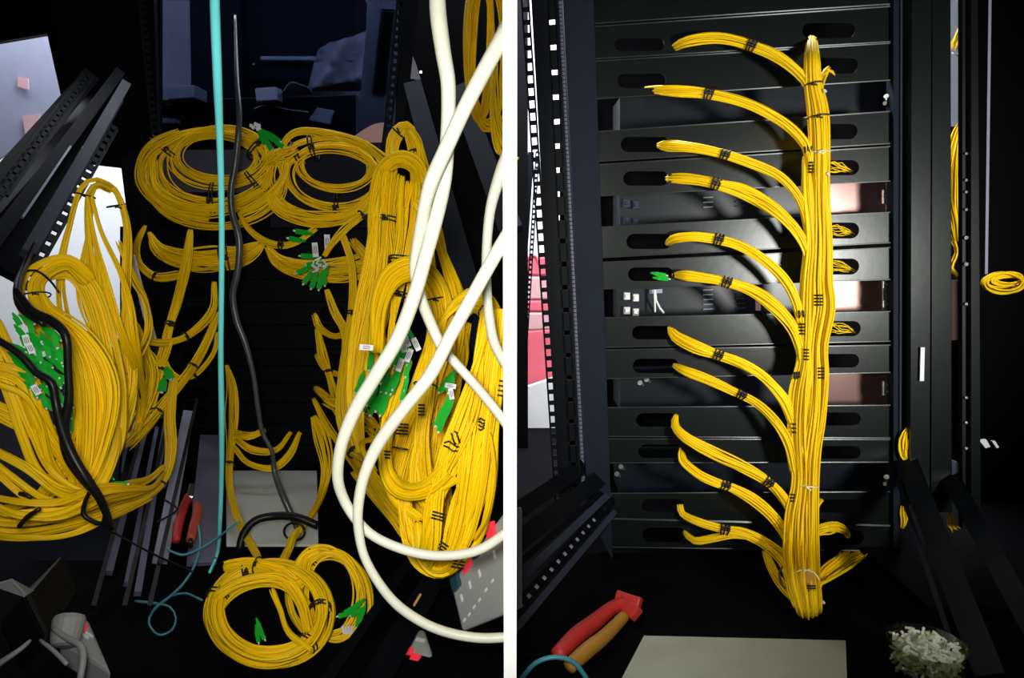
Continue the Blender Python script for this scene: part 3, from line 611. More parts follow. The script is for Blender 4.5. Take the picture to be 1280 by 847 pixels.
bundle('yellow bundle bulging right behind the crossing white cables', [([(520, 250, .98, 8), (538, 280, .97, 10), (548, 320, .95, 14), (560, 370, .92, 20), (562, 430, .9, 24), (550, 490, .88, 22)], 70)], [(0, .55, 2)], wander=.3)
bundle('deep yellow cords filling the space behind the inner tied bundle', [
    ([(575, 400, .92, 14), (560, 450, .91, 20), (545, 510, .90, 26), (535, 570, .88, 28), (540, 630, .86, 22), (552, 670, .84, 12)], 110)], flat=.3)
bundle('arched yellow loop in front of the green tagged connectors', [([(470, 440, .92, 8), (474, 385, .91, 10), (490, 348, .90, 13), (518, 338, .89, 15), (540, 365, .88, 17), (545, 415, .87, 18), (530, 470, .86, 18), (508, 540, .85, 20), (492, 600, .84, 18)], 90)], [(0, .42, 1)], wander=.3)
bundle('yellow cords folding over at the right beside the partition', [
    ([(555, 440, .84, 14), (562, 402, .83, 14), (588, 378, .82, 15), (608, 384, .81, 12), (622, 410, .80, 9)], 60)], [(0, .8, 1)], wander=.25)
big, SS = bundle('huge bright yellow bundle sweeping down to a fold at lower right', [
    ([(618, 385, .74, 12), (612, 440, .73, 18), (602, 500, .72, 26), (584, 570, .71, 34), (568, 630, .71, 34), (556, 680, .71, 26), (545, 706, .72, 20)], 130),
    ([(624, 430, .71, 8), (620, 500, .71, 13), (612, 560, .71, 20), (600, 620, .71, 18), (580, 680, .715, 18), (550, 712, .72, 16), (525, 695, .73, 14), (515, 655, .75, 14)], 60),
    ([(560, 585, .70, 20), (530, 610, .71, 16), (500, 612, .73, 14), (482, 590, .75, 9), (480, 550, .77, 8), (492, 500, .80, 10), (510, 450, .82, 12)], 60)],
    [], wander=.25, rad=.0015)
for a in ((566, 558, 8, 2, 22, 6, 2), (570, 548, 60, 2, 16, 6, 2), (503, 536, 5, 4, 14, 4), (500, 560, 10, 1, 20, 4), (548, 645, 15, 3, 16, 4), (552, 682, 35, 3, 14, 4), (527, 512, 0, 4, 7, 4), (603, 530, 0, 4, 9, 4, 1), (626, 485, 10, 4, 10, 6), (484, 568, 5, 3, 7, 4), (572, 705, 10, 3, 16, 4)): mark(big, *a)
bundle('inner yellow bundle with several black ties beside the green connectors', [
    ([(545, 400, .84, 10), (538, 450, .82, 12), (528, 500, .80, 14), (518, 550, .79, 16), (520, 600, .77, 18), (540, 640, .75, 16)], 70),
    ([(500, 470, .84, 6), (490, 520, .82, 8), (486, 570, .80, 10), (500, 620, .77, 12), (530, 645, .75, 12)], 36)], [(0, .35, 1)], wander=.3)
bundle('lowest yellow loop hanging above the power strip', [([(505, 620, .76, 8), (512, 665, .75, 10), (528, 698, .74, 12), (552, 710, .735, 11), (575, 690, .73, 10)], 44)], [(0, .85, 2)])
bundle('few loose yellow cords bowing beside the partition', [([(612, 540, .70, 2), (618, 590, .70, 3), (610, 640, .70, 3), (592, 675, .71, 3)], 4)])
bundle('thin dark yellow pair slanting behind the lower right mass', [([(440, 590, 1.1, 3), (470, 625, 1.05, 3.5), (490, 650, 1.0, 3.5), (504, 672, .98, 3)], 8)])
g1 = thing('connector_cluster', 'large green connector bunch with white tags between the white cables', 'connectors', R(482, 515, .77))
rg = random.Random(21)
for k in range(34):
    u, v = rg.random(), rg.random(); x = 497 - 30 * v + 14 * (u - .5) * 2; y = 440 + 70 * v + rg.uniform(-4, 4)
    connector(g1, x, y, .775 + rg.uniform(-.01, .012), 118 + rg.uniform(-8, 8), 26, 6.5)
for (x, y, a) in ((509, 463, 105), (507, 480, 103), (504, 493, 105), (511, 448, 105)): connector(g1, x, y, .765, a, 24, 6)
for (x, y, a) in ((508, 425, 70), (520, 430, 65), (500, 456, 110), (511, 444, 110), (458, 434, 4), (504, 432, 75)): flag(g1, x, y, .755, a, 17, 7)
g2 = thing('connector_cluster', 'green connectors among the yellow cords under the thin white cable', 'connectors', R(556, 530, .745))
for (x, y, a) in ((557, 478, 125), (561, 473, 130), (554, 484, 130), (563, 483, 110), (559, 503, 115), (553, 514, 118), (548, 525, 118), (556, 520, 118), (551, 532, 110), (562, 507, 110)): connector(g2, x, y, .738, a, 24, 7)
for (x, y, a) in ((563, 482, 10), (564, 492, 80)): flag(g2, x, y, .73, a, 14, 6)
g3 = thing('connector_cluster', 'small dark green connectors behind the left white cable', 'connectors', R(450, 490, 1.0))
for (x, y, a) in ((462, 455, 95), (464, 448, 90), (451, 475, 110), (448, 484, 120), (512, 416, 60)): connector(g3, x, y, 1.0 if x < 500 else .8, a, 22, 6)
# yellow loops top right
coil('dim yellow cord loops hanging at the top by the partition', 602, 60, 1.25, 18, 92, 7, 40, 0, ties=(), a0=0, a1=360)
coil('dim yellow arc of cords just left of the partition top', 634, 110, 1.2, 20, 86, 5, 24, 0, a0=92, a1=268)

# cables
cable('white_cable', 'thick white cable falling from the top and looping along the bottom right', [(546, -20, .56, 10), (548, 20, .56, 10.5), (554, 65, .56, 10), (560, 102, .56, 9.5), (560.5, 140, .565, 9), (559, 175, .57, 9), (556, 222, .575, 9), (546, 270, .58, 9), (531, 324, .58, 9), (518, 369, .58, 9), (497, 423, .58, 9), (469, 470, .58, 9), (444, 512, .58, 8.5), (427, 555, .58, 7.5), (422, 594, .585, 7), (429, 622, .59, 6.5), (446, 650, .59, 6.2), (469, 671, .59, 6), (506, 687, .59, 6), (543, 694, .59, 6), (580, 692, .59, 6), (605, 684, .59, 6), (629, 668, .60, 6), (636, 662, .60, 6)], 'cable', k=16)
cable('white_cable', 'thick white cable crossing from the upper right, then going behind', [(636, 30, .56, 10), (630, 43, .55, 10), (605, 89, .545, 10), (580, 137, .545, 9.5), (556, 189, .55, 9.5), (540, 225, .56, 9.5), (531, 257, .57, 8), (522, 307, .59, 7.5), (519, 340, .60, 7.5), (526, 372, .61, 7), (538, 403, .62, 7), (553, 435, .62, 6.5), (568, 452, .62, 6), (593, 480, .62, 6), (617, 509, .62, 6), (635, 533, .62, 6)], 'cable', k=16)
cable('white_cable', 'thin white cable bowed beside the partition', [(636, 190, .66, 8), (626, 216, .66, 8), (613, 262, .66, 6.5), (608, 319, .66, 6), (609, 369, .66, 6), (615, 418, .66, 6.5), (624, 442, .66, 6), (636, 462, .66, 6)], 'cable', k=14)
cable('white_cable', 'longest white cable making the lowest loop by the power strip', [(636, 290, .575, 8.5), (627, 305, .57, 8.5), (605, 344, .565, 8.5), (583, 384, .565, 8.5), (563, 420, .565, 8.5), (538, 468, .565, 8.5), (506, 509, .565, 8), (474, 553, .57, 8), (456, 592, .57, 7), (448, 630, .57, 6.5), (448, 660, .57, 6), (455, 694, .57, 5.5), (474, 729, .57, 5.8), (498, 757, .57, 6), (531, 779, .57, 6), (563, 791, .57, 6), (600, 797, .57, 6), (636, 796, .57, 6)], 'cable', k=16)
cable('aqua_cable', 'bright aqua cable hanging straight down the left bay', [(268, -20, .60, 6), (269, 20, .62, 6), (272, 100, .66, 5.5), (275, 180, .72, 4.2), (277, 260, .78, 3.6), (277, 350, .84, 3.3), (276, 440, .90, 3.3), (277, 520, .95, 3.5), (277, 590, 1.0, 2.8), (275, 650, 1.03, 2.6), (272, 690, 1.06, 2), (262, 715, 1.05, 1.6)], 'teal', k=12)
cable('thin_aqua_cable', 'thin dim aqua cable curled on the dark base', [(300, 650, 1.0, 1.2), (264, 677, 1.0, 1.3), (240, 690, .98, 1.5), (226, 693, .97, 1.5), (208, 686, .97, 1.3)], 'tealthin', k=8)
cable('thin_aqua_cable', 'thin dim aqua cable making a small ring on the base', [(248, 655, 1.03, 1.2), (250, 680, 1.02, 1.4), (243, 707, 1.0, 1.6), (230, 728, .97, 1.6), (214, 744, .95, 1.8), (194, 760, .93, 1.8), (186, 778, .90, 1.4), (198, 793, .88, 1.2), (215, 787, .89, 1.2), (220, 772, .91, 1.2), (212, 758, .92, 1.3), (196, 754, .93, 1.5), (169, 751, .94, 1.6)], 'tealthin', k=8)
cable('thin_aqua_cable', 'short thin aqua cable bending toward the lower coil', [(216, 744, .94, 1.3), (232, 741, .94, 1.3), (253, 750, .92, 1.3)], 'tealthin', k=8)
cable('grey_cable', 'dark grey wavy cable hanging right of the aqua cable', [(294, 20, 1.35, 1.5), (296, 100, 1.2, 3), (299, 150, 1.15, 3.6), (294, 205, 1.15, 4), (289, 235, 1.15, 4), (290, 265, 1.15, 4), (299, 300, 1.15, 4), (297, 339, 1.15, 4), (291, 369, 1.15, 4), (296, 401, 1.15, 3.8), (307, 430, 1.15, 3.5), (317, 470, 1.15, 3), (322, 507, 1.15, 3), (328, 540, 1.15, 2.8), (340, 564, 1.15, 2.6), (343, 589, 1.15, 3.3), (353, 618, 1.13, 4), (365, 645, 1.12, 4), (371, 660, 1.11, 3)], 'grey', k=12)
cable('black_hose', 'black hose arched over the pale board', [(299, 690, 1.04, 5), (304, 668, 1.05, 5), (318, 651, 1.06, 5), (340, 645, 1.07, 5), (370, 646, 1.07, 5), (398, 657, 1.07, 5)], 'rubber', 'hose', k=12)
S = [(355 + 14 * (1 - 1) , 0, 0, 0)]
ringp = [(368 + 13 * math.cos(q), 664 + 11 * math.sin(q), 1.05, 1.5) for q in np.linspace(0, 6.1, 12)]
cable('black_ring', 'small black ring around the yellow cord below the hose', ringp, 'rubber', 'ring', 8)

# lower coils
def fl(px, py): return F(px, py, .012)[1]
coil('large yellow coil on the base at the bottom centre', 333, 768, .82, 67, 56, 11, 64, 0.0009, ties=(250, 355, 40, 205), extra=[
    ([(270, 745, .82, 5), (300, 728, .83, 6), (350, 722, .84, 8), (375, 750, .82, 6), (385, 790, .78, 6)], 16),
    ([(340, 735, .83, 3), (350, 760, .81, 3), (362, 790, .78, 3), (390, 812, .76, 3)], 5)])
coil('smaller yellow coil on the base behind the large one', 412, 745, .88, 42, 56, 8, 40, 0.0006, ties=(240,), rot=-.15)
bundle('thick yellow bundle bridging the two lower coils', [([(280, 708, .86, 6), (315, 705, .86, 8), (350, 716, .85, 12), (372, 728, .85, 11), (382, 700, .88, 8), (400, 690, .89, 6)], 34)], [(0, .3, 1)])
bundle('short yellow bundle rising from the lower coils to the ring', [([(352, 710, .90, 3), (362, 682, .98, 4), (370, 662, 1.03, 4)], 10)])
c5 = thing('connector_cluster', 'green connectors inside the smaller lower coil', 'connectors', R(436, 775, .84))
for (x, y, a) in ((437, 762, 150), (445, 757, 140), (430, 768, 165), (452, 768, 110), (448, 776, 100), (445, 765, 150)): connector(c5, x, y, .84, a, 24, 6)
for k in range(4): MB().bar(R(428 + 4 * k, 782, .835), R(430 + 3 * k, 792, .835), .003, .001).build('clear_cap', 'ferrule', c5)
c6 = thing('connector_cluster', 'green connectors inside the large lower coil', 'connectors', R(325, 800, .80))
for (x, y, a) in ((325, 785, 70), (322, 795, 80), (297, 808, 30), (304, 814, 30), (327, 792, 60), (290, 803, 40)): connector(c6, x, y, .80, a, 24, 5)

# boards, pliers, power strips on the base
bd = tagp(MB().quad([F(283, 588, .012), F(396, 588, .012), F(398, 680, .012), F(283, 680, .012)], .004).build('pale_board', 'tile'), 'pale speckled board on the base behind the lower coils', 'board')
def pliers(label, A, h1, h2, head, m1, m2, mh, scale, z):
    t = thing('pliers', label, 'pliers', F(*A, 0))
    for pts, mm in ((h1, m1), (h2, m2)):
        mb = MB(); P = np.array([F(x, y, z) for x, y, r in pts]); r = np.array([q[2] for q in pts]) * np.linalg.norm(P[0] - CAM) / FPX
        s = spline(np.column_stack([P * 1000, r * 1000]), 4) / 1000
        C = s[:, :3]; rr = s[:, 3]; C = np.vstack([C[0], C, C[-1]]); rr = np.concatenate([[rr[0] * .1], rr, [rr[-1] * .1]]); C[0] += (C[1] - C[2]) * .5; C[-1] += (C[-2] - C[-3]) * .5
        mb.tube(C, rr, 10); mb.build('handle', mm, t, True)
    for (x0, y0, x1, y1, wd, mm, nm) in head:
        s = np.linalg.norm(F(x0, y0, z) - CAM) / FPX
        MB().bar(F(x0, y0, z), F(x1, y1, z), wd * s, .012).build(nm, mm, t, bevel=.002)
    return t
pliers('red handled pliers lying on the base beside the silver channels', (237, 680),
       [(236, 620, 4.5), (228, 638, 5), (223, 655, 5), (220, 674, 4)], [(245, 620, 4.5), (247, 640, 5), (243, 656, 5), (238, 674, 4)],
       [(239, 624, 242, 608, 10, 'steel', 'jaw'), (246, 620, 245, 604, 5, 'rubber', 'jaw'), (238, 676, 238, 681, 5, 'rubber', 'strap')], 'red', 'orange', 'steel', 1, .035)

def pstrip(label, quad, Y, switches, sockets, m='strip', th=.03):
    pts = qpx(quad, Y); t = thing('power_strip', label, 'power strip', min(pts, key=lambda p: p[2]))
    MB().quad(pts, th).build('body', m, t, bevel=.004)
    n = np.cross(pts[1] - pts[0], pts[3] - pts[0]); n /= np.linalg.norm(n)
    if np.dot(n, pts[0] - CAM) < 0: n = -n
    def at(u, v): return (pts[0] * (1 - u) + pts[1] * u) * (1 - v) + (pts[3] * (1 - u) + pts[2] * u) * v
    ux = (pts[1] - pts[0]); uy = (pts[3] - pts[0])
    for (u, v, su, sv, mm) in switches: MB().obox(at(u, v) - n * .002, ux * su, uy * sv, n * .004).build('switch', mm, t, bevel=.001)
    for (u, v, su, sv) in sockets: MB().obox(at(u, v), ux * su, uy * sv, n * .0012).build('socket_slot', 'ferrule', t)
    return t
pstrip('pale grey power strip with red and green switches below the big yellow fold', [(562, 728), (632, 636), (632, 768), (577, 790)], [.78, .74, .72, .76],
       [(.12, .1, .055, .17, 'blueswitch'), (.33, .02, .06, .17, 'redled'), (.53, .02, .06, .16, 'darkgreen'), (.78, .06, .05, .15, 'redled')],
       [(.15, .45, .012, .07), (.33, .38, .012, .07), (.52, .36, .012, .07), (.12, .82, .018, .025), (.24, .78, .018, .025), (.36, .72, .018, .025), (.48, .68, .018, .025), (.62, .62, .018, .025), (.75, .58, .018, .025), (.8, .32, .012, .07)])
pstrip('small power strip with a red lamp at the bottom near the lowest white loop', [(492, 828), (512, 788), (530, 785), (548, 840)], [.80, .84, .84, .78],
       [(.35, .25, .10, .12, 'redled'), (.2, .5, .10, .1, 'redled')], [(.72, .6, .05, .06), (.7, .8, .05, .04)])
pstrip('white power strip with a glowing red switch at the bottom left', [(76, 800), (92, 764), (112, 776), (140, 840)], [.70, .74, .74, .68],
       [(.72, .45, .06, .10, 'redled')], [(.5, .5, .04, .1), (.6, .7, .04, .08)])
tagp(MB().cyl(R(88, 768, .69), R(80, 808, .67), .016, .013, 18).build('plug_top', 'strip', None, False, .006), 'rounded pale plug on the bottom left power strip', 'plug')
cable('pale_flat_cable', 'short pale cable curving over the bottom left power strip', [(66, 785, .66, 3), (82, 796, .65, 3.5), (100, 806, .64, 4), (104, 822, .63, 4), (100, 850, .62, 4)], 'strip', k=10)
cable('pale_flat_cable', 'pale cable slanting off the bottom left corner', [(-10, 835, .6, 4), (24, 812, .61, 3), (38, 800, .62, 2)], 'strip', k=10)
cable('pale_flat_cable', 'second short pale cable under the bottom left power strip', [(50, 800, .64, 2), (66, 812, .63, 2.5), (84, 830, .62, 2.5)], 'strip', k=10)
tagp(MB().quad(qpx([(-10, 732), (10, 726), (38, 741), (30, 746)], [.72, .72, .74, .72]), .006).build('white_card', 'strip'), 'torn white card sticking out at the lower left edge', 'card')
tagp(MB().quad(qpx([(30, 740), (80, 690), (100, 740), (60, 800)], [.76, .86, .84, .72]), .05).build('black_adapter', 'rubber', None, bevel=.006), 'black power adapter block at the lower left', 'adapter')
def f(b): b.bar(F(555, 700, .02), F(470, 850, .02), .03, .02); b.bar(F(520, 690, .02), F(400, 860, .02), .012, .02)
rail('dark beam lying on the base left of the power strip', f, 'base_beam', 'black', 'beam')
tagp(MB().bar(R(517, 757, .86), R(526, 742, .87), .003, .001).build('yellow_scrap', 'amber'), 'tiny yellow scrap on the dark beam', 'scrap')

# ============================================================ RIGHT BAY
YR = 1.09
XR = 1116
LX = lambda y: 735 + (y - 20) * 27 / 670
pan = [  # yTopL, yBotL, yTopR, yBotR, left slot (x0,y0,x1,y1), right slot
 (-24, 30, -45, 5, None, None),
 (34, 74, 8, 52, (768, 48, 830, 64), (1003, 29, 1068, 48)),
 (77, 124, 54, 100, (772, 92, 832, 110), (1003, 72, 1072, 92)),
 (165, 202, 139, 179, (776, 171, 836, 190), (1003, 155, 1071, 174)),
 (206, 245, 183, 226, (779, 214, 836, 232), (1003, 200, 1073, 219)),
 (284, 322, 265, 303, (783, 292, 840, 311), (1003, 278, 1073, 298)),
 (328, 361, 309, 349, (785, 334, 841, 351), (1003, 323, 1073, 343)),
 (397, 434, 389, 426, (790, 407, 842, 424), (1003, 401, 1075, 420)),
 (437, 473, 431, 465, (791, 448, 848, 466), (1003, 442, 1073, 459)),
 (509, 545, 506, 547, (795, 516, 850, 533), (1003, 515, 1075, 532)),
 (548, 578, 549, 577, (798, 555, 852, 572), (1003, 557, 1075, 573)),
 (616, 647, 614, 656, (802, 623, 855, 640), (1003, 624, 1076, 641)),
 (648, 683, 657, 688, (803, 659, 857, 677), (1003, 662, 1079, 681))]
rr = thing('patch_panel_rack', 'black rack of slotted blank panels behind the tidy yellow trunk', 'rack', R(930, 690, YR + .04))
for (a, b, c, d, s1, s2) in pan:
    pts = [R(LX(a), a, YR), R(XR, c, YR), R(XR, d, YR), R(LX(b), b, YR)]
    o = plate([(p[0], p[2]) for p in pts], [stadium(*s, YR) for s in (s1, s2) if s], YR, .002, 'blank_panel', 'panel', rr)
    mb = MB(); mb.bar(pts[3] + (0, -.001, 0), pts[2] + (0, -.001, 0), .0015, .006); mb.bar(pts[0] + (0, -.001, 0), pts[1] + (0, -.001, 0), .0015, .006); mb.build('folded_edge', 'panel', o)
MB().quad(qpx([(700, -60), (1135, -60), (1135, 720), (700, 720)], YR + .30), .01).build('blackout_backing', 'deep', rr)  # added blackout behind the slots and gaps
MB().quad([R(LX(0) - 2, -60, YR + .002), R(LX(0) + 38, -60, YR + .002), R(LX(690) + 30, 690, YR + .002), R(LX(690) - 2, 690, YR + .002)], .002)
# equipment in the gaps
gaps = [(126, 164, 101, 139), (246, 284, 227, 265), (362, 396, 350, 389), (474, 508, 466, 505), (579, 615, 578, 613)]
glb = ['topmost recessed server behind the panels of the right bay', 'second recessed server from the top with a pinkish end plate', 'brightest recessed server with pale cable and copper end plate', 'fourth recessed server down with a dim brown end plate', 'lowest recessed server, almost black']
YG = 1.17
for gi, (a, b, c, d) in enumerate(gaps):
    sv = thing('rack_server', glb[gi], 'server', R(930, (b + d) / 2, YG + .05))
    MB().quad(qpx([(775, a - 4), (1022, a * .35 + c * .65 - 4), (1022, b * .35 + d * .65 + 4), (775, b + 4)], YG), .08).build('body', 'server', sv)
    if gi in (1, 2, 3):
        MB().quad(qpx([(1022, a * .3 + c * .7 - 4), (1112, c - 4), (1112, d + 3), (1022, b * .3 + d * .7 + 3)], YG - .02), .02).build('end_plate', 'copper', sv)
    else: MB().quad(qpx([(1022, a * .3 + c * .7 - 4), (1112, c - 4), (1112, d + 3), (1022, b * .3 + d * .7 + 3)], YG - .02), .02).build('end_plate', 'server', sv)
    if gi in (1, 2):
        for cx in (885, 925):
            for k in range(5 if gi == 2 else 3):
                y = (a + c) / 2 + 6 + k * 6 + (4 if gi == 1 else 0) + (900 - cx) * .03
                MB().bar(R(cx - 6, y, YG - .002), R(cx + 6, y - .6, YG - .002), .0018, .003).build('vent_slot', 'lav' if cx == 885 else 'bluegrey', sv)
        for (x, yy) in ((784, a + 8), (784, b - 8), (795, a + 10), (795, b - 6)): MB().quad(qpx([(x - 4, yy - 5), (x + 4, yy - 5), (x + 4, yy + 5), (x - 4, yy + 5)], YG - .012), .008).cyl(R(x, yy, YG - .016), R(x, yy, YG - .012), .003).build('bracket', 'zinc' if gi == 2 else 'bluegrey', sv, bevel=.001)
    if gi == 2:
        MB().tube([R(819, 362, 1.15), R(820, 375, 1.15), R(825, 385, 1.15), R(830, 391, 1.15)], .0018).tube([R(818, 362, 1.15), R(819, 390, 1.15)], .0015).build('pale_wire', 'ferrule', sv, True)
        MB().quad(qpx([(812, 362), (828, 361), (828, 366), (812, 367)], YG - .01), .005).build('pale_label', 'lav', sv)
        MB().quad(qpx([(945, 372), (951, 372), (951, 388), (945, 388)], YG - .004), .003).build('red_lamp', 'pink', sv)
    for yy in ((c + d) / 2 - 5, (c + d) / 2 + (4 if gi != 2 else 12)) if gi != 2 else ((c + d) / 2 - 14, (c + d) / 2 + 10):
        if gi in (1, 2, 3):
            o = MB().quad(qpx([(1104, yy - 4), (1113, yy - 4.4), (1113, yy + 4), (1104, yy + 4.4)], YR + .01), .004).build('mounting_lug', 'zinc', sv)
            MB().cyl(R(1108.5, yy, YR + .007), R(1108.5, yy, YR + .011), .0022).build('screw', 'rubber', o)
    if gi == 2: MB().quad(qpx([(1104, 352), (1115, 351), (1115, 387), (1104, 388)], YR + .012), .003).build('mounting_plate', 'zinc', sv)
    if gi in (0, 4):
        MB().cyl(R(1108, (c + d) / 2, YR + .005), R(1110, (c + d) / 2 + 6, YR + .012), .004, .003).cyl(R(1106, (c + d) / 2 + 9, YR + .005), R(1110, (c + d) / 2 + 9, YR + .012), .003).build('cage_nut', 'zinc', sv)
mb = MB()
for x, y in ((800, 478), (808, 474), (776, 583), (771, 592)): mb.cyl(R(x, y, YR - .002), R(x + 4, y + 3, YR + .01), .004, .002)
tagp(mb.build('loose_clips', 'zinc'), 'small shiny clips behind the left ends of the lower panels', 'clips', kind='stuff')
# green and fine yellow cords seen through slots
for (x0, x1, y, lb) in ((1034, 1070, 288, 'fine cords inside the right slot above the brightest gap'), (1034, 1072, 333, 'tangle of fine cords inside the right slot, sixth panel'), (1034, 1072, 410, 'fine pale cords inside the right slot under the brightest gap'), (1034, 1068, 209, 'fine yellow cords spilling in the right slot, fourth panel')):
    bundle(lb, [([(x0, y - 6, YR + .015, 2), ((x0 + x1) / 2, y - 2, YR + .012, 4), (x1 - 2, y + 6, YR + .016, 2)], 5), ([(x0, y + 4, YR + .015, 3), (x1 - 10, y + 5, YR + .012, 2)], 3)], rad=.0007, wander=.5, cat='cords')
gc = thing('connector_pair', 'green connectors showing in the left slot of the fifth branch', 'connectors', R(828, 346, YR))
for (x, y, a) in ((826, 343, 10), (829, 348, 5)): connector(gc, x, y, YR - .002, a, 22, 5)

# the trunk and its branches
YT = 1.045
tk, TS = bundle('thick vertical yellow cord trunk gathering all the branches', [
    ([(1015, 48, YR + .01, 5), (1015, 75, YT, 8), (1016, 105, YT, 9), (1022, 140, YT, 11), (1024, 180, YT, 11), (1024, 240, YT, 11.5), (1026, 300, YT, 12), (1025, 350, YT, 13), (1026, 385, YT, 15), (1020, 430, YT, 13), (1020, 470, YT, 14), (1017, 520, YT, 13), (1012, 560, YT, 12), (1009, 600, YT, 12), (1007, 645, YT - .01, 13), (1006, 690, YT - .05, 14), (1007, 725, YT - .135, 14), (1009, 748, .876, 14), (1010, 758, .866, 13), (1010, 763, .880, 12), (1011, 758, .900, 10), (1012, 738, .935, 8)], 90),
    ([(1008, 195, YT + .01, 4), (1009, 240, YT, 6), (1014, 300, YT, 7), (1010, 350, YT, 8), (1008, 400, YT, 9), (1006, 450, YT, 9), (1000, 490, YT, 12), (998, 540, YT, 11), (1001, 600, YT, 10), (996, 645, YT - .01, 13), (995, 690, YT - .05, 14), (999, 725, YT - .135, 14), (1003, 748, .876, 12), (1006, 758, .866, 11), (1007, 763, .880, 10), (1009, 758, .900, 9), (1012, 738, .935, 8)], 70)],
    [(0, .08, 1), (0, .13, 1), (0, .19, 1, 'cleartie'), (0, .745, 1, 'cleartie'), (0, .90, 1, 'cleartie')], flat=.8, name='main_cable_bundle', wander=.18)
for a in ((1010, 186, 80, 3, 8, 4), (1014, 209, 0, 4, 7, 4), (1024, 375, 0, 4, 12, 4), (1004, 392, 85, 3, 9, 5), (1003, 411, 0, 4, 8, 4), (1008, 443, 0, 4, 6, 4), (1025, 466, 0, 4, 9, 4), (996, 469, 85, 3, 8, 3), (993, 535, 0, 3, 5, 5), (991, 622, 0, 3, 5, 4), (1014, 735, 0, 3, 10, 3)): mark(tk, *a)
MB().bar(R(1012, 716, surf(tk, 1012, 722) - .002), R(1013, 729, surf(tk, 1013, 729) - .002), .010, .002).build('tie_head', 'amber', tk)
br = [
 ([(838, 62, YR + .01, 3), (860, 52, YR - .02, 6), (900, 48, YR - .03, 6), (945, 58, YR - .04, 6), (975, 72, YT, 6), (1000, 93, YT, 6), (1013, 112, YT, 6), (1018, 135, YT, 5)], 20, [.5], 'topmost yellow branch curving into the trunk'),
 ([(806, 112, YR + .012, 3), (845, 113, YR - .02, 6), (880, 115, YR - .03, 6), (920, 124, YR - .04, 5.5), (952, 137, YT, 5.5), (985, 158, YT, 5.5), (1006, 182, YT, 5.5), (1014, 210, YT, 5)], 20, [.33], 'second yellow branch from the top'),
 ([(822, 181, YR + .005, 3), (836, 182, YR - .01, 7), (865, 185, YR - .03, 6), (900, 192, YR - .04, 5), (935, 202, YT, 5), (970, 217, YT, 5), (992, 238, YT, 5), (1004, 262, YT, 5), (1010, 290, YT, 4)], 20, [.36], 'third yellow branch, leaving the fourth panel'),
 ([(833, 223, YR + .005, 4), (850, 223, YR - .01, 5.5), (883, 227, YR - .03, 5), (920, 237, YR - .04, 6.5), (955, 253, YT, 8), (985, 277, YT, 6.5), (1004, 304, YT, 5), (1012, 330, YT, 4)], 24, [.27], 'fourth yellow branch, slightly split along its length'),
 ([(834, 305, YR + .01, 3), (842, 298, YR - .01, 5.5), (868, 295, YR - .03, 5), (898, 299, YR - .035, 5), (925, 307, YR - .04, 5.5), (955, 326, YT, 6), (980, 350, YT, 6), (994, 375, YT, 5), (1002, 405, YT, 4)], 20, [.35], 'fifth yellow branch, arching out above the green connectors'),
 ([(841, 344, YR + .01, 2), (856, 344, YR - .02, 7), (880, 347, YR - .03, 6), (902, 351, YR - .035, 5), (935, 361, YR - .04, 5.5), (962, 378, YT, 6.5), (988, 405, YT, 6.5), (999, 430, YT, 5.5), (1003, 455, YT, 4)], 22, [.32], 'sixth yellow branch with green connectors at its slot'),
 ([(837, 408, YR + .005, 2.5), (845, 420, YR - .01, 6), (870, 434, YR - .03, 6.5), (897, 444, YR - .035, 5), (925, 454, YR - .04, 6.5), (955, 472, YT, 6), (978, 498, YT, 6), (990, 525, YT, 5), (995, 545, YT, 4)], 22, [.35], 'seventh yellow branch dropping from its slot'),
 ([(842, 456, YR + .005, 3), (858, 464, YR - .02, 5.5), (885, 474, YR - .03, 5), (914, 487, YR - .035, 4.5), (945, 503, YR - .04, 5), (970, 528, YT, 6), (986, 556, YT, 5.5), (994, 590, YT, 5)], 20, [.43], 'eighth yellow branch with three black ties'),
 ([(846, 518, YR + .005, 3), (844, 532, YR - .01, 5), (858, 548, YR - .03, 6.5), (890, 566, YR - .035, 7), (930, 585, YR - .04, 6.5), (960, 602, YT, 5), (978, 620, YT, 5), (990, 640, YT, 4)], 22, [.77], 'ninth yellow branch, its ties close to the trunk'),
 ([(852, 560, YR + .005, 2.5), (853, 575, YR - .01, 5), (872, 592, YR - .03, 6), (895, 603, YR - .035, 5.5), (912, 609, YR - .035, 5), (940, 624, YR - .04, 6), (965, 644, YT, 6), (982, 666, YT, 6), (990, 685, YT, 5)], 22, [.42], 'tenth yellow branch with three black ties in its middle'),
 ([(850, 630, YR - .005, 4), (853, 642, YR - .012, 4), (872, 652, YR - .03, 5), (900, 660, YR - .035, 5), (930, 666, YR - .04, 6), (960, 681, YT, 6), (982, 702, YT - .07, 7), (990, 728, YT - .12, 6)], 20, [.36], 'lowest yellow branch, forked where it leaves its slots')]
gb = 'yellow branches leaving the slots at the left of the trunk'
for i, (c, n, ts, lb) in enumerate(br):
    runs = [(c, n)]
    if i == 10: runs.append(([(855, 664, YR + .0, 3), (868, 675, YR - .02, 4.5), (888, 673, YR - .03, 4), (915, 668, YR - .038, 4), (940, 671, YR - .04, 4)], 12))
    if i == 3: runs.append(([(893, 226, YR - .04, 2), (930, 233, YR - .045, 2.5), (965, 253, YR - .05, 2.5), (996, 284, YR - .05, 2)], 5))
    bundle(lb, runs, [(0, t, 3) for t in ts], name='fibre_branch', group=gb, flat=.7, wander=.2)
bundle('short yellow offshoot at the top right of the trunk', [([(1036, 84, YR + .005, 2.5), (1028, 95, YR - .02, 4), (1024, 115, YT, 3.5), (1022, 140, YT, 3)], 9), ([(1044, 94, YR, 1.5), (1036, 88, YR - .01, 2), (1028, 96, YR - .02, 2)], 4)], name='fibre_branch')
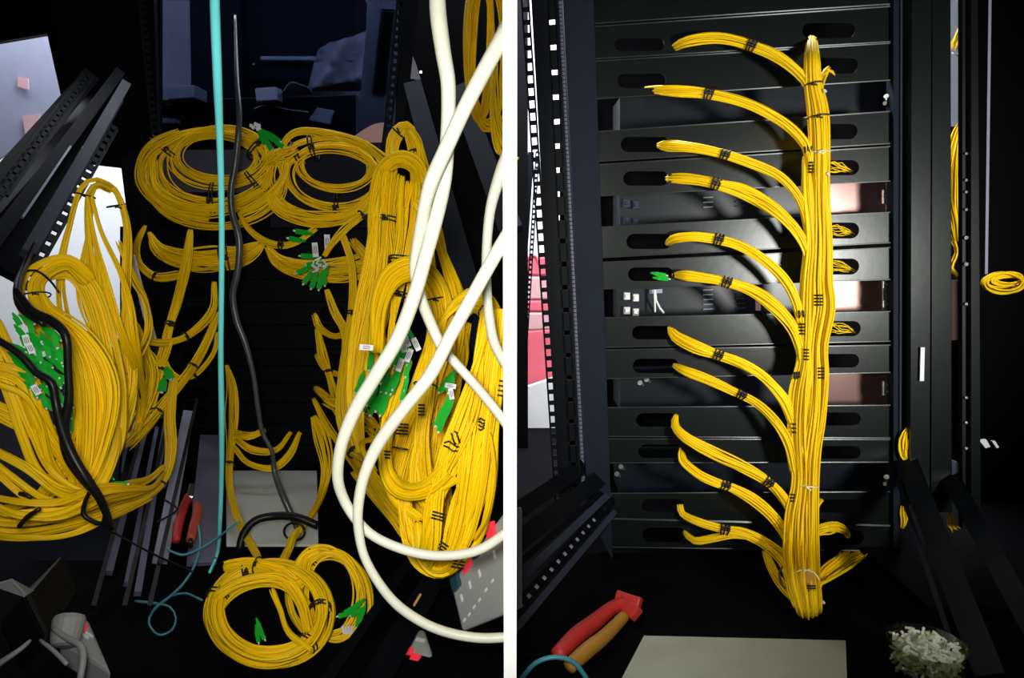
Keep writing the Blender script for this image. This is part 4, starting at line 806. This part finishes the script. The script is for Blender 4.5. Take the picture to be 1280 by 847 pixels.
bundle('yellow offshoot arching into the lowest right hand slot', [([(1012, 668, YT, 5), (1028, 660, YT, 7), (1046, 659, YR - .03, 6), (1057, 664, YR - .01, 4), (1061, 670, YR + .01, 3)], 18)], name='fibre_branch')
fan = [([(1010, 745, .90, 8), (1030, 715 + 3 * k, .96, 5), (1050 + 4 * k, 699 + k, 1.03, 5), (1052 + 12 * k, 691, 1.055, 4)], 14) for k in range(3)]
bundle('triangular spread of yellow cords under the lowest panel at right', fan + [([(1012, 735, .90, 3), (1040, 722, .94, 1.5), (1068, 706, 1.0, 1), (1084, 692, 1.04, 1)], 3)], name='fibre_branch')
bundle('dim yellow cords entering the trunk foot from lower left', [([(955, 688, 1.05, 3), (966, 712, 1.0, 5), (985, 740, .93, 6), (1004, 758, .89, 5)], 14)], name='fibre_branch')
cable('tie_wire', 'thin dark wire curling left of the trunk foot', [(978, 708, .95, 1), (974, 716, .94, 1.2), (977, 730, .93, 1.2), (982, 735, .92, 1)], 'grey', 'wire', 6)
for k, (x, y, n) in enumerate(((1030, 112, 'clear tie stub on the trunk near the top'), (1028, 751, 'clear tie stub at the foot of the trunk'), (1034, 216, 'clear tie stub beside the fourth right slot'))):
    Y_ = .885 if y > 700 else YT - .01
    tagp(MB().bar(R(x, y, Y_), R(x + 3, y + 3, Y_ - .002), .003, .002).build('tie_stub', 'ferrule'), n, 'tie')
bundle('yellow tip poking from behind the trunk under the lowest gap', [([(1015, 645, YR - .01, 5), (1022, 630, YR - .01, 4), (1028, 624, YR, 2)], 8)], name='fibre_branch')

# right bay posts, left side
rail('wide black upright beside the left ends of the panels', lambda b: b.quad([R(701, -60, YR - .02), R(740, -60, YR - .02), R(766, 700, YR - .02), R(735, 640, YR - .02)], .03), 'rack_upright', 'navy', 'rack post')
rail('ribbed grey strip between punched rail and wide upright', lambda b: b.quad([R(692, -40, YR + .02), R(702, -40, YR + .02), R(735, 640, YR + .02), R(726, 640, YR + .02)], .006), 'ribbed_strip', 'ribbed', 'strip')
rb = MB()
for k in range(120):
    x = 693.5 + k * .29; y = -20 + k * 5.2; rb.bar(R(x, y, YR + .018), R(x + 8.5, y, YR + .018), .0012, .002)
tagp(rb.build('strip_ribs', 'navy'), 'fine dark ribs across the grey strip', 'ribs', kind='stuff')
def f(b):
    ladder(b, R(655, -20, YR - .05), R(698, 625, YR - .05), .012, .003, 44, .62, .22)
rail('narrow black rail with bright square holes beside the white room', f)
def f(b):
    ladder(b, R(688, -20, YR - .03), R(719, 620, YR - .03), .020, .004, 22, .22, .30)
    b.quad([R(662, -40, YR - .045), R(682, -40, YR - .045), R(713, 640, YR - .045), R(700, 640, YR - .045)], .006)
rail('broad black rail with spaced punched holes at the left of the right bay', f)
# leaning perforated strip and the bright room
rail('slanted punched grey strip leaning in the bright gap', lambda b: (ladder(b, R(672, 190, 1.7), R(649, 560, 1.7), .010, .003, 60, .5, .3), b.bar(R(664, 190, 1.71), R(640, 560, 1.71), .014, .004)), 'leaning_strip', 'navy', 'strip')
gx = 1.9
for (P, lb, mm) in (([(640, 320), (684, 320), (684, 345), (640, 345)], 'topmost red padded band in the bright gap', 'redfab'), ([(656, 375), (690, 375), (690, 390), (656, 390)], 'middle red band in the bright gap', 'redfab'), ([(640, 414), (700, 410), (700, 470), (640, 492)], 'large red padded block in the bright gap', 'redfab'), ([(656, 345), (692, 345), (692, 375), (656, 375)], 'pink mesh patch between the upper red bands', 'pink'), ([(656, 390), (694, 390), (694, 412), (656, 414)], 'pale pink mesh patch above the large red block', 'pink')):
    tagp(MB().quad(qpx(P, gx), .05).build('red_chair_pad' if mm == 'redfab' else 'mesh_patch', mm, None, bevel=.006), lb, 'chair pad' if mm == 'redfab' else 'mesh')
cable('red_loop', 'thin red loop above the topmost red band', [(658, 328, 1.9, 1.5), (662, 320, 1.9, 1.5), (670, 320, 1.9, 1.5), (674, 330, 1.9, 1.5)], 'redfab', 'loop', 8)
tagp(MB().quad(qpx([(640, 490), (700, 470), (740, 520), (740, 560), (640, 558)][:1] + [(705, 468), (745, 558), (640, 560)], 1.85), .02).build('white_table_top', 'white'), 'white table top under the red block', 'table')
tagp(MB().quad(qpx([(640, 558), (745, 558), (748, 586), (640, 580)], 1.84), .3).build('grey_table_front', 'tile'), 'grey green table front below the white top', 'table front')
tagp(MB().quad(qpx([(635, 600), (690, 585), (715, 600), (640, 650)], 1.6), .02).build('grey_stool', 'cardboard'), 'grey stool at the lower left of the right bay', 'stool')
tagp(MB().quad(qpx([(640, 635), (690, 612), (690, 628), (640, 650)], 1.55), .01).build('wire_basket', 'white'), 'white slatted basket corner at the lower left', 'basket')
tagp(MB().quad(qpx([(646, 280), (652, 280), (652, 290), (646, 290)], 1.8), .02).build('dark_bracket', 'black'), 'small dark bracket on the bright wall beside the partition', 'bracket')

# lower left sloping rails of the right bay
rail('sloping black base beam, highest one at the lower left', lambda b: b.bar(R(630, 650, .86), R(725, 585, YR), .022, .02), 'base_beam', 'black', 'beam')
rail('dark blue sloping beam behind the punched base rail', lambda b: (b.bar(R(630, 690, .80), R(750, 598, YR), .024, .02), b.bar(R(630, 720, .80), R(756, 612, YR), .008, .01)), 'base_beam', 'black', 'beam')
rail('glossy blue grey sloping channel at the lower left', lambda b: b.bar(R(630, 742, .78), R(760, 618, YR - .01), .010, .01), 'base_channel', 'bluegrey', 'beam')
def f(b): ladder(b, R(634, 776, .74), R(764, 625, YR - .02), .016, .003, 16, .42, .34)
rail('punched base rail sloping up toward the panels', f)
for k in range(13):
    u = (k + .5) / 16; p = R(634, 776, .74) * (1 - u) + R(764, 625, YR - .02) * u + np.array([0, .005, 0])
    dr = R(764, 625, YR - .02) - R(634, 776, .74); dr /= np.linalg.norm(dr)
    tagp(MB().bar(p - dr * .0045, p + dr * .0045, .008, .002).build('cage_nut', 'lav'), 'pale square nut in the sloping base rail, ' + NTH[k] + ' from the bottom', 'nut', 'nuts in the sloping base rail')
rail('dim outer lip along the punched base rail', lambda b: b.bar(R(634, 798, .72), R(768, 640, YR - .03), .008, .006), 'base_lip', 'bluegrey', 'beam')

# right bay, right side
def vpost(x0, x1, Y, th, m, label, xb0=None, xb1=None, yb=860, name='rack_upright', yt=-60):
    xb0 = x0 if xb0 is None else xb0; xb1 = x1 if xb1 is None else xb1
    return rail(label, lambda b: b.quad([R(x0, yt, Y), R(x1, yt, Y), R(xb1, yb, Y), R(xb0, yb, Y)], th), name, m, 'rack post')
vpost(1117, 1127, YR - .01, .02, 'navy', 'narrow dark upright touching the right ends of the panels', yb=690)
vpost(1127, 1139, YR + .0, .02, 'bluegrey', 'blue grey grooved upright right of the panels', yb=600)
rail('bright rounded edge on the grooved upright', lambda b: b.cyl(R(1127, -40, YR - .012), R(1125, 600, YR - .012), .0018), 'edge_strip', 'bluegrey', 'strip')
rail('second bright rounded edge on the grooved upright', lambda b: b.cyl(R(1139, -40, YR - .012), R(1138, 590, YR - .012), .0018), 'edge_strip', 'bluegrey', 'strip')
vpost(1140, 1164, YR - .03, .03, 'panel', 'wide dark green upright right of the grooved one', 1138, 1162, 640)
vpost(1166, 1188, YR - .02, .03, 'panel', 'dark upright left of the narrow gap with hanging cords', 1164, 1190, 640)
vpost(1203, 1214, YR - .04, .01, 'rubber', 'black upright with small screws beside the narrow gap', 1203, 1224, 660)
vpost(1214, 1222, YR - .05, .012, 'panel', 'slim dark upright right of the screws', 1214, 1226, 660)
vpost(1222, 1300, YR + .2, .01, 'deep', 'black cabinet side at the far right edge', name='cabinet_side')
rail('thin bright vertical strip at the far right', lambda b: b.bar(R(1238, -30, YR), R(1233, 342, YR), .0036, .004), 'edge_strip', 'lav', 'strip')
tagp(MB().quad(qpx([(1151, 434), (1156, 434), (1155, 476), (1150, 476)], YR - .035), .002).build('white_label', 'ferrule'), 'small white vertical label on the dark green upright', 'label')
for i, y in enumerate((192, 225, 240, 262, 297, 330, 380, 497, 528, 560)):
    tagp(MB().cyl(R(1208, y, YR - .045), R(1208, y, YR - .04), .0028 if i in (4, 5) else .002, k=8).build('screw', 'zinc'), 'small bright screw on the black upright, ' + NTH[i].replace('lowest', 'first') + ' from the top', 'screw', 'screws on the far right upright')
# items in narrow gap
YN = 1.35
tagp(MB().quad(qpx([(1180, -40), (1212, -40), (1212, 158), (1180, 158)], YN + .3), .01).build('pale_cabinet_back', 'cardboard'), 'pale blue cabinet back seen at the top of the narrow gap', 'cabinet')
tagp(MB().quad(qpx([(1180, 158), (1212, 158), (1212, 350), (1180, 350)], YN + .3), .01).build('lower_cabinet_back', 'navy'), 'dark cabinet back in the middle of the narrow gap', 'cabinet')
tagp(MB().quad(qpx([(1184, 350), (1206, 350), (1206, 425), (1186, 425)], YN), .01).build('reddish_plate', 'copper'), 'reddish shiny plate low in the narrow gap', 'plate')
tagp(MB().quad(qpx([(1186, 425), (1206, 425), (1206, 600), (1186, 600)], YN + .02), .01).build('dark_plate', 'server'), 'dark plate below the reddish one in the narrow gap', 'plate')
tagp(MB().quad(qpx([(1185, 573), (1198, 578), (1198, 604), (1185, 592)], YN), .01).build('pale_plate', 'lav'), 'small pale plate at the foot of the narrow gap', 'plate')
bundle('dim yellow cords crossing the top of the narrow gap', [([(1190, 62, YN, 5), (1198, 48, YN, 6), (1207, 32, YN, 5)], 10)])
cable('thin_wire', 'thin white wire arc at the top of the narrow gap', [(1190, 66, YN, 1), (1197, 69, YN, 1), (1204, 62, YN, 1)], 'ferrule', 'wire', 6)
bundle('yellow bundle hanging inside the narrow gap', [([(1200, 156, YN - .1, 4), (1193, 175, YN - .15, 7), (1188, 205, YN - .18, 8), (1189, 245, YN - .18, 9), (1192, 275, YN - .17, 8), (1195, 300, YN - .15, 5)], 30), ([(1190, 295, YN - .15, 5), (1196, 315, YN - .14, 4), (1189, 335, YN - .14, 3), (1198, 345, YN - .14, 3)], 3)], [])
coil('yellow coil peeking in at the far right edge', 1256, 357, YR + .05, 22, 9, 4, 14, 0)
bundle('short yellow cord loop between the grooved uprights', [([(1136, 535, YR - .02, 3), (1130, 550, YR - .02, 5), (1130, 568, YR - .02, 5), (1136, 578, YR - .02, 3)], 14)])
bundle('tiny yellow cords at the foot of the uprights', [([(1128, 632, YR - .015, 2), (1130, 648, YR - .015, 4), (1128, 660, YR - .015, 2)], 6)])
bundle('tiny yellow cords at the foot of the narrow gap', [([(1186, 640, YR - .005, 1), (1190, 655, YR - .005, 5), (1195, 662, YR - .005, 5)], 6)])
tagp(MB().quad(qpx([(1224, 550), (1233, 549), (1238, 558), (1232, 560)], YR), .004).build('metal_clip', 'ferrule'), 'left white clip glinting at the far right', 'clip')
tagp(MB().quad(qpx([(1240, 551), (1244, 551), (1249, 559), (1246, 560)], YR), .004).build('metal_clip', 'ferrule'), 'right white clip glinting at the far right edge', 'clip')
# lower right sloping beams
rail('broad dark sloping beam at the lower right', lambda b: b.bar(R(1135, 580, YR - .02), R(1240, 850, .74), .030, .02), 'base_beam', 'black', 'beam')
rail('second dark sloping beam from the narrow gap', lambda b: b.bar(R(1190, 600, YR - .02), R(1300, 800, .80), .026, .02), 'base_beam', 'black', 'beam')
rail('grey edge of the broad sloping beam at right', lambda b: b.bar(R(1122, 600, YR - .03), R(1205, 850, .74), .006, .01), 'base_lip', 'navy', 'beam')
tagp(MB().box(R(1300, 860, .7) * (1, 0, 0) + (0, .9, 0), (1.5, 1.5, .01)).build('outer_base_plate', 'deep'), 'dark base plate at the far right', 'plate')

# base items right bay
tagp(MB().quad([F(805, 794, .006), F(1057, 800, .006), F(1060, 880, .006), F(760, 880, .006)], .004).build('pale_board', 'tile2'), 'pale olive board on the base below the trunk', 'board')
pliers('large red and amber handled pliers on the base at lower left', (740, 810),
       [(697, 818, 9), (720, 795, 10.5), (745, 776, 10), (765, 760, 9), (783, 752, 8)], [(712, 832, 8.5), (735, 812, 9.5), (758, 793, 8.5), (780, 770, 7.5)],
       [(770, 748, 800, 758, 20, 'red', 'head'), (778, 752, 796, 768, 16, 'red', 'jaw')], 'red', 'amber', 'red', 1, .016)
cable('teal_cable', 'teal cable end at the bottom of the pliers', [(650, 850, .72, 3), (670, 828, .72, 3), (695, 821, .72, 3), (718, 828, .72, 3), (735, 850, .72, 3)], 'tealthin', k=8)
# cup with white scraps
cp = thing('clear_cup', 'clear plastic cup of white scraps at the bottom right', 'cup', F(1155, 850, 0))
c0 = F(1155, 850, 0); Rc = .040
prof = [(0, .001), (Rc * .8, .001), (Rc * .85, .01), (Rc, .045), (Rc * 1.03, .047), (Rc * .99, .046), (Rc * .83, .012), (0, .003)]
vs, fs = [], []; K = 32
for r, z in prof:
    for k in range(K): vs.append(c0 + np.array([r * math.cos(k * 2 * math.pi / K), r * math.sin(k * 2 * math.pi / K), z]))
for i in range(len(prof) - 1):
    for k in range(K): fs.append((i * K + k, i * K + (k + 1) % K, (i + 1) * K + (k + 1) % K, (i + 1) * K + k))
link('cup_wall', mesh(vs, fs), 'clear', cp, True)
rg = random.Random(4); mb = MB()
for k in range(420):
    r = Rc * .84 * math.sqrt(rg.random()); q = rg.random() * 6.28; z = .012 + rg.random() * .032 + .008 * (1 - r / Rc)
    c = c0 + np.array([r * math.cos(q), r * math.sin(q), z]); d = np.array([rg.uniform(-1, 1), rg.uniform(-1, 1), rg.uniform(-.6, .8)]); d /= np.linalg.norm(d)
    mb.bar(c - d * .005, c + d * .005, .0028, .0015)
o = mb.build('white_scraps', 'cotton', None); tagp(o, 'heap of short white plastic scraps filling the clear cup', 'scraps', kind='stuff')
cable('white_scrap', 'single white scrap lying beside the clear cup', [(1111, 790, .86, 1), (1117, 792, .86, 1.6), (1122, 794, .86, 1)], 'ferrule', 'scrap', 6)
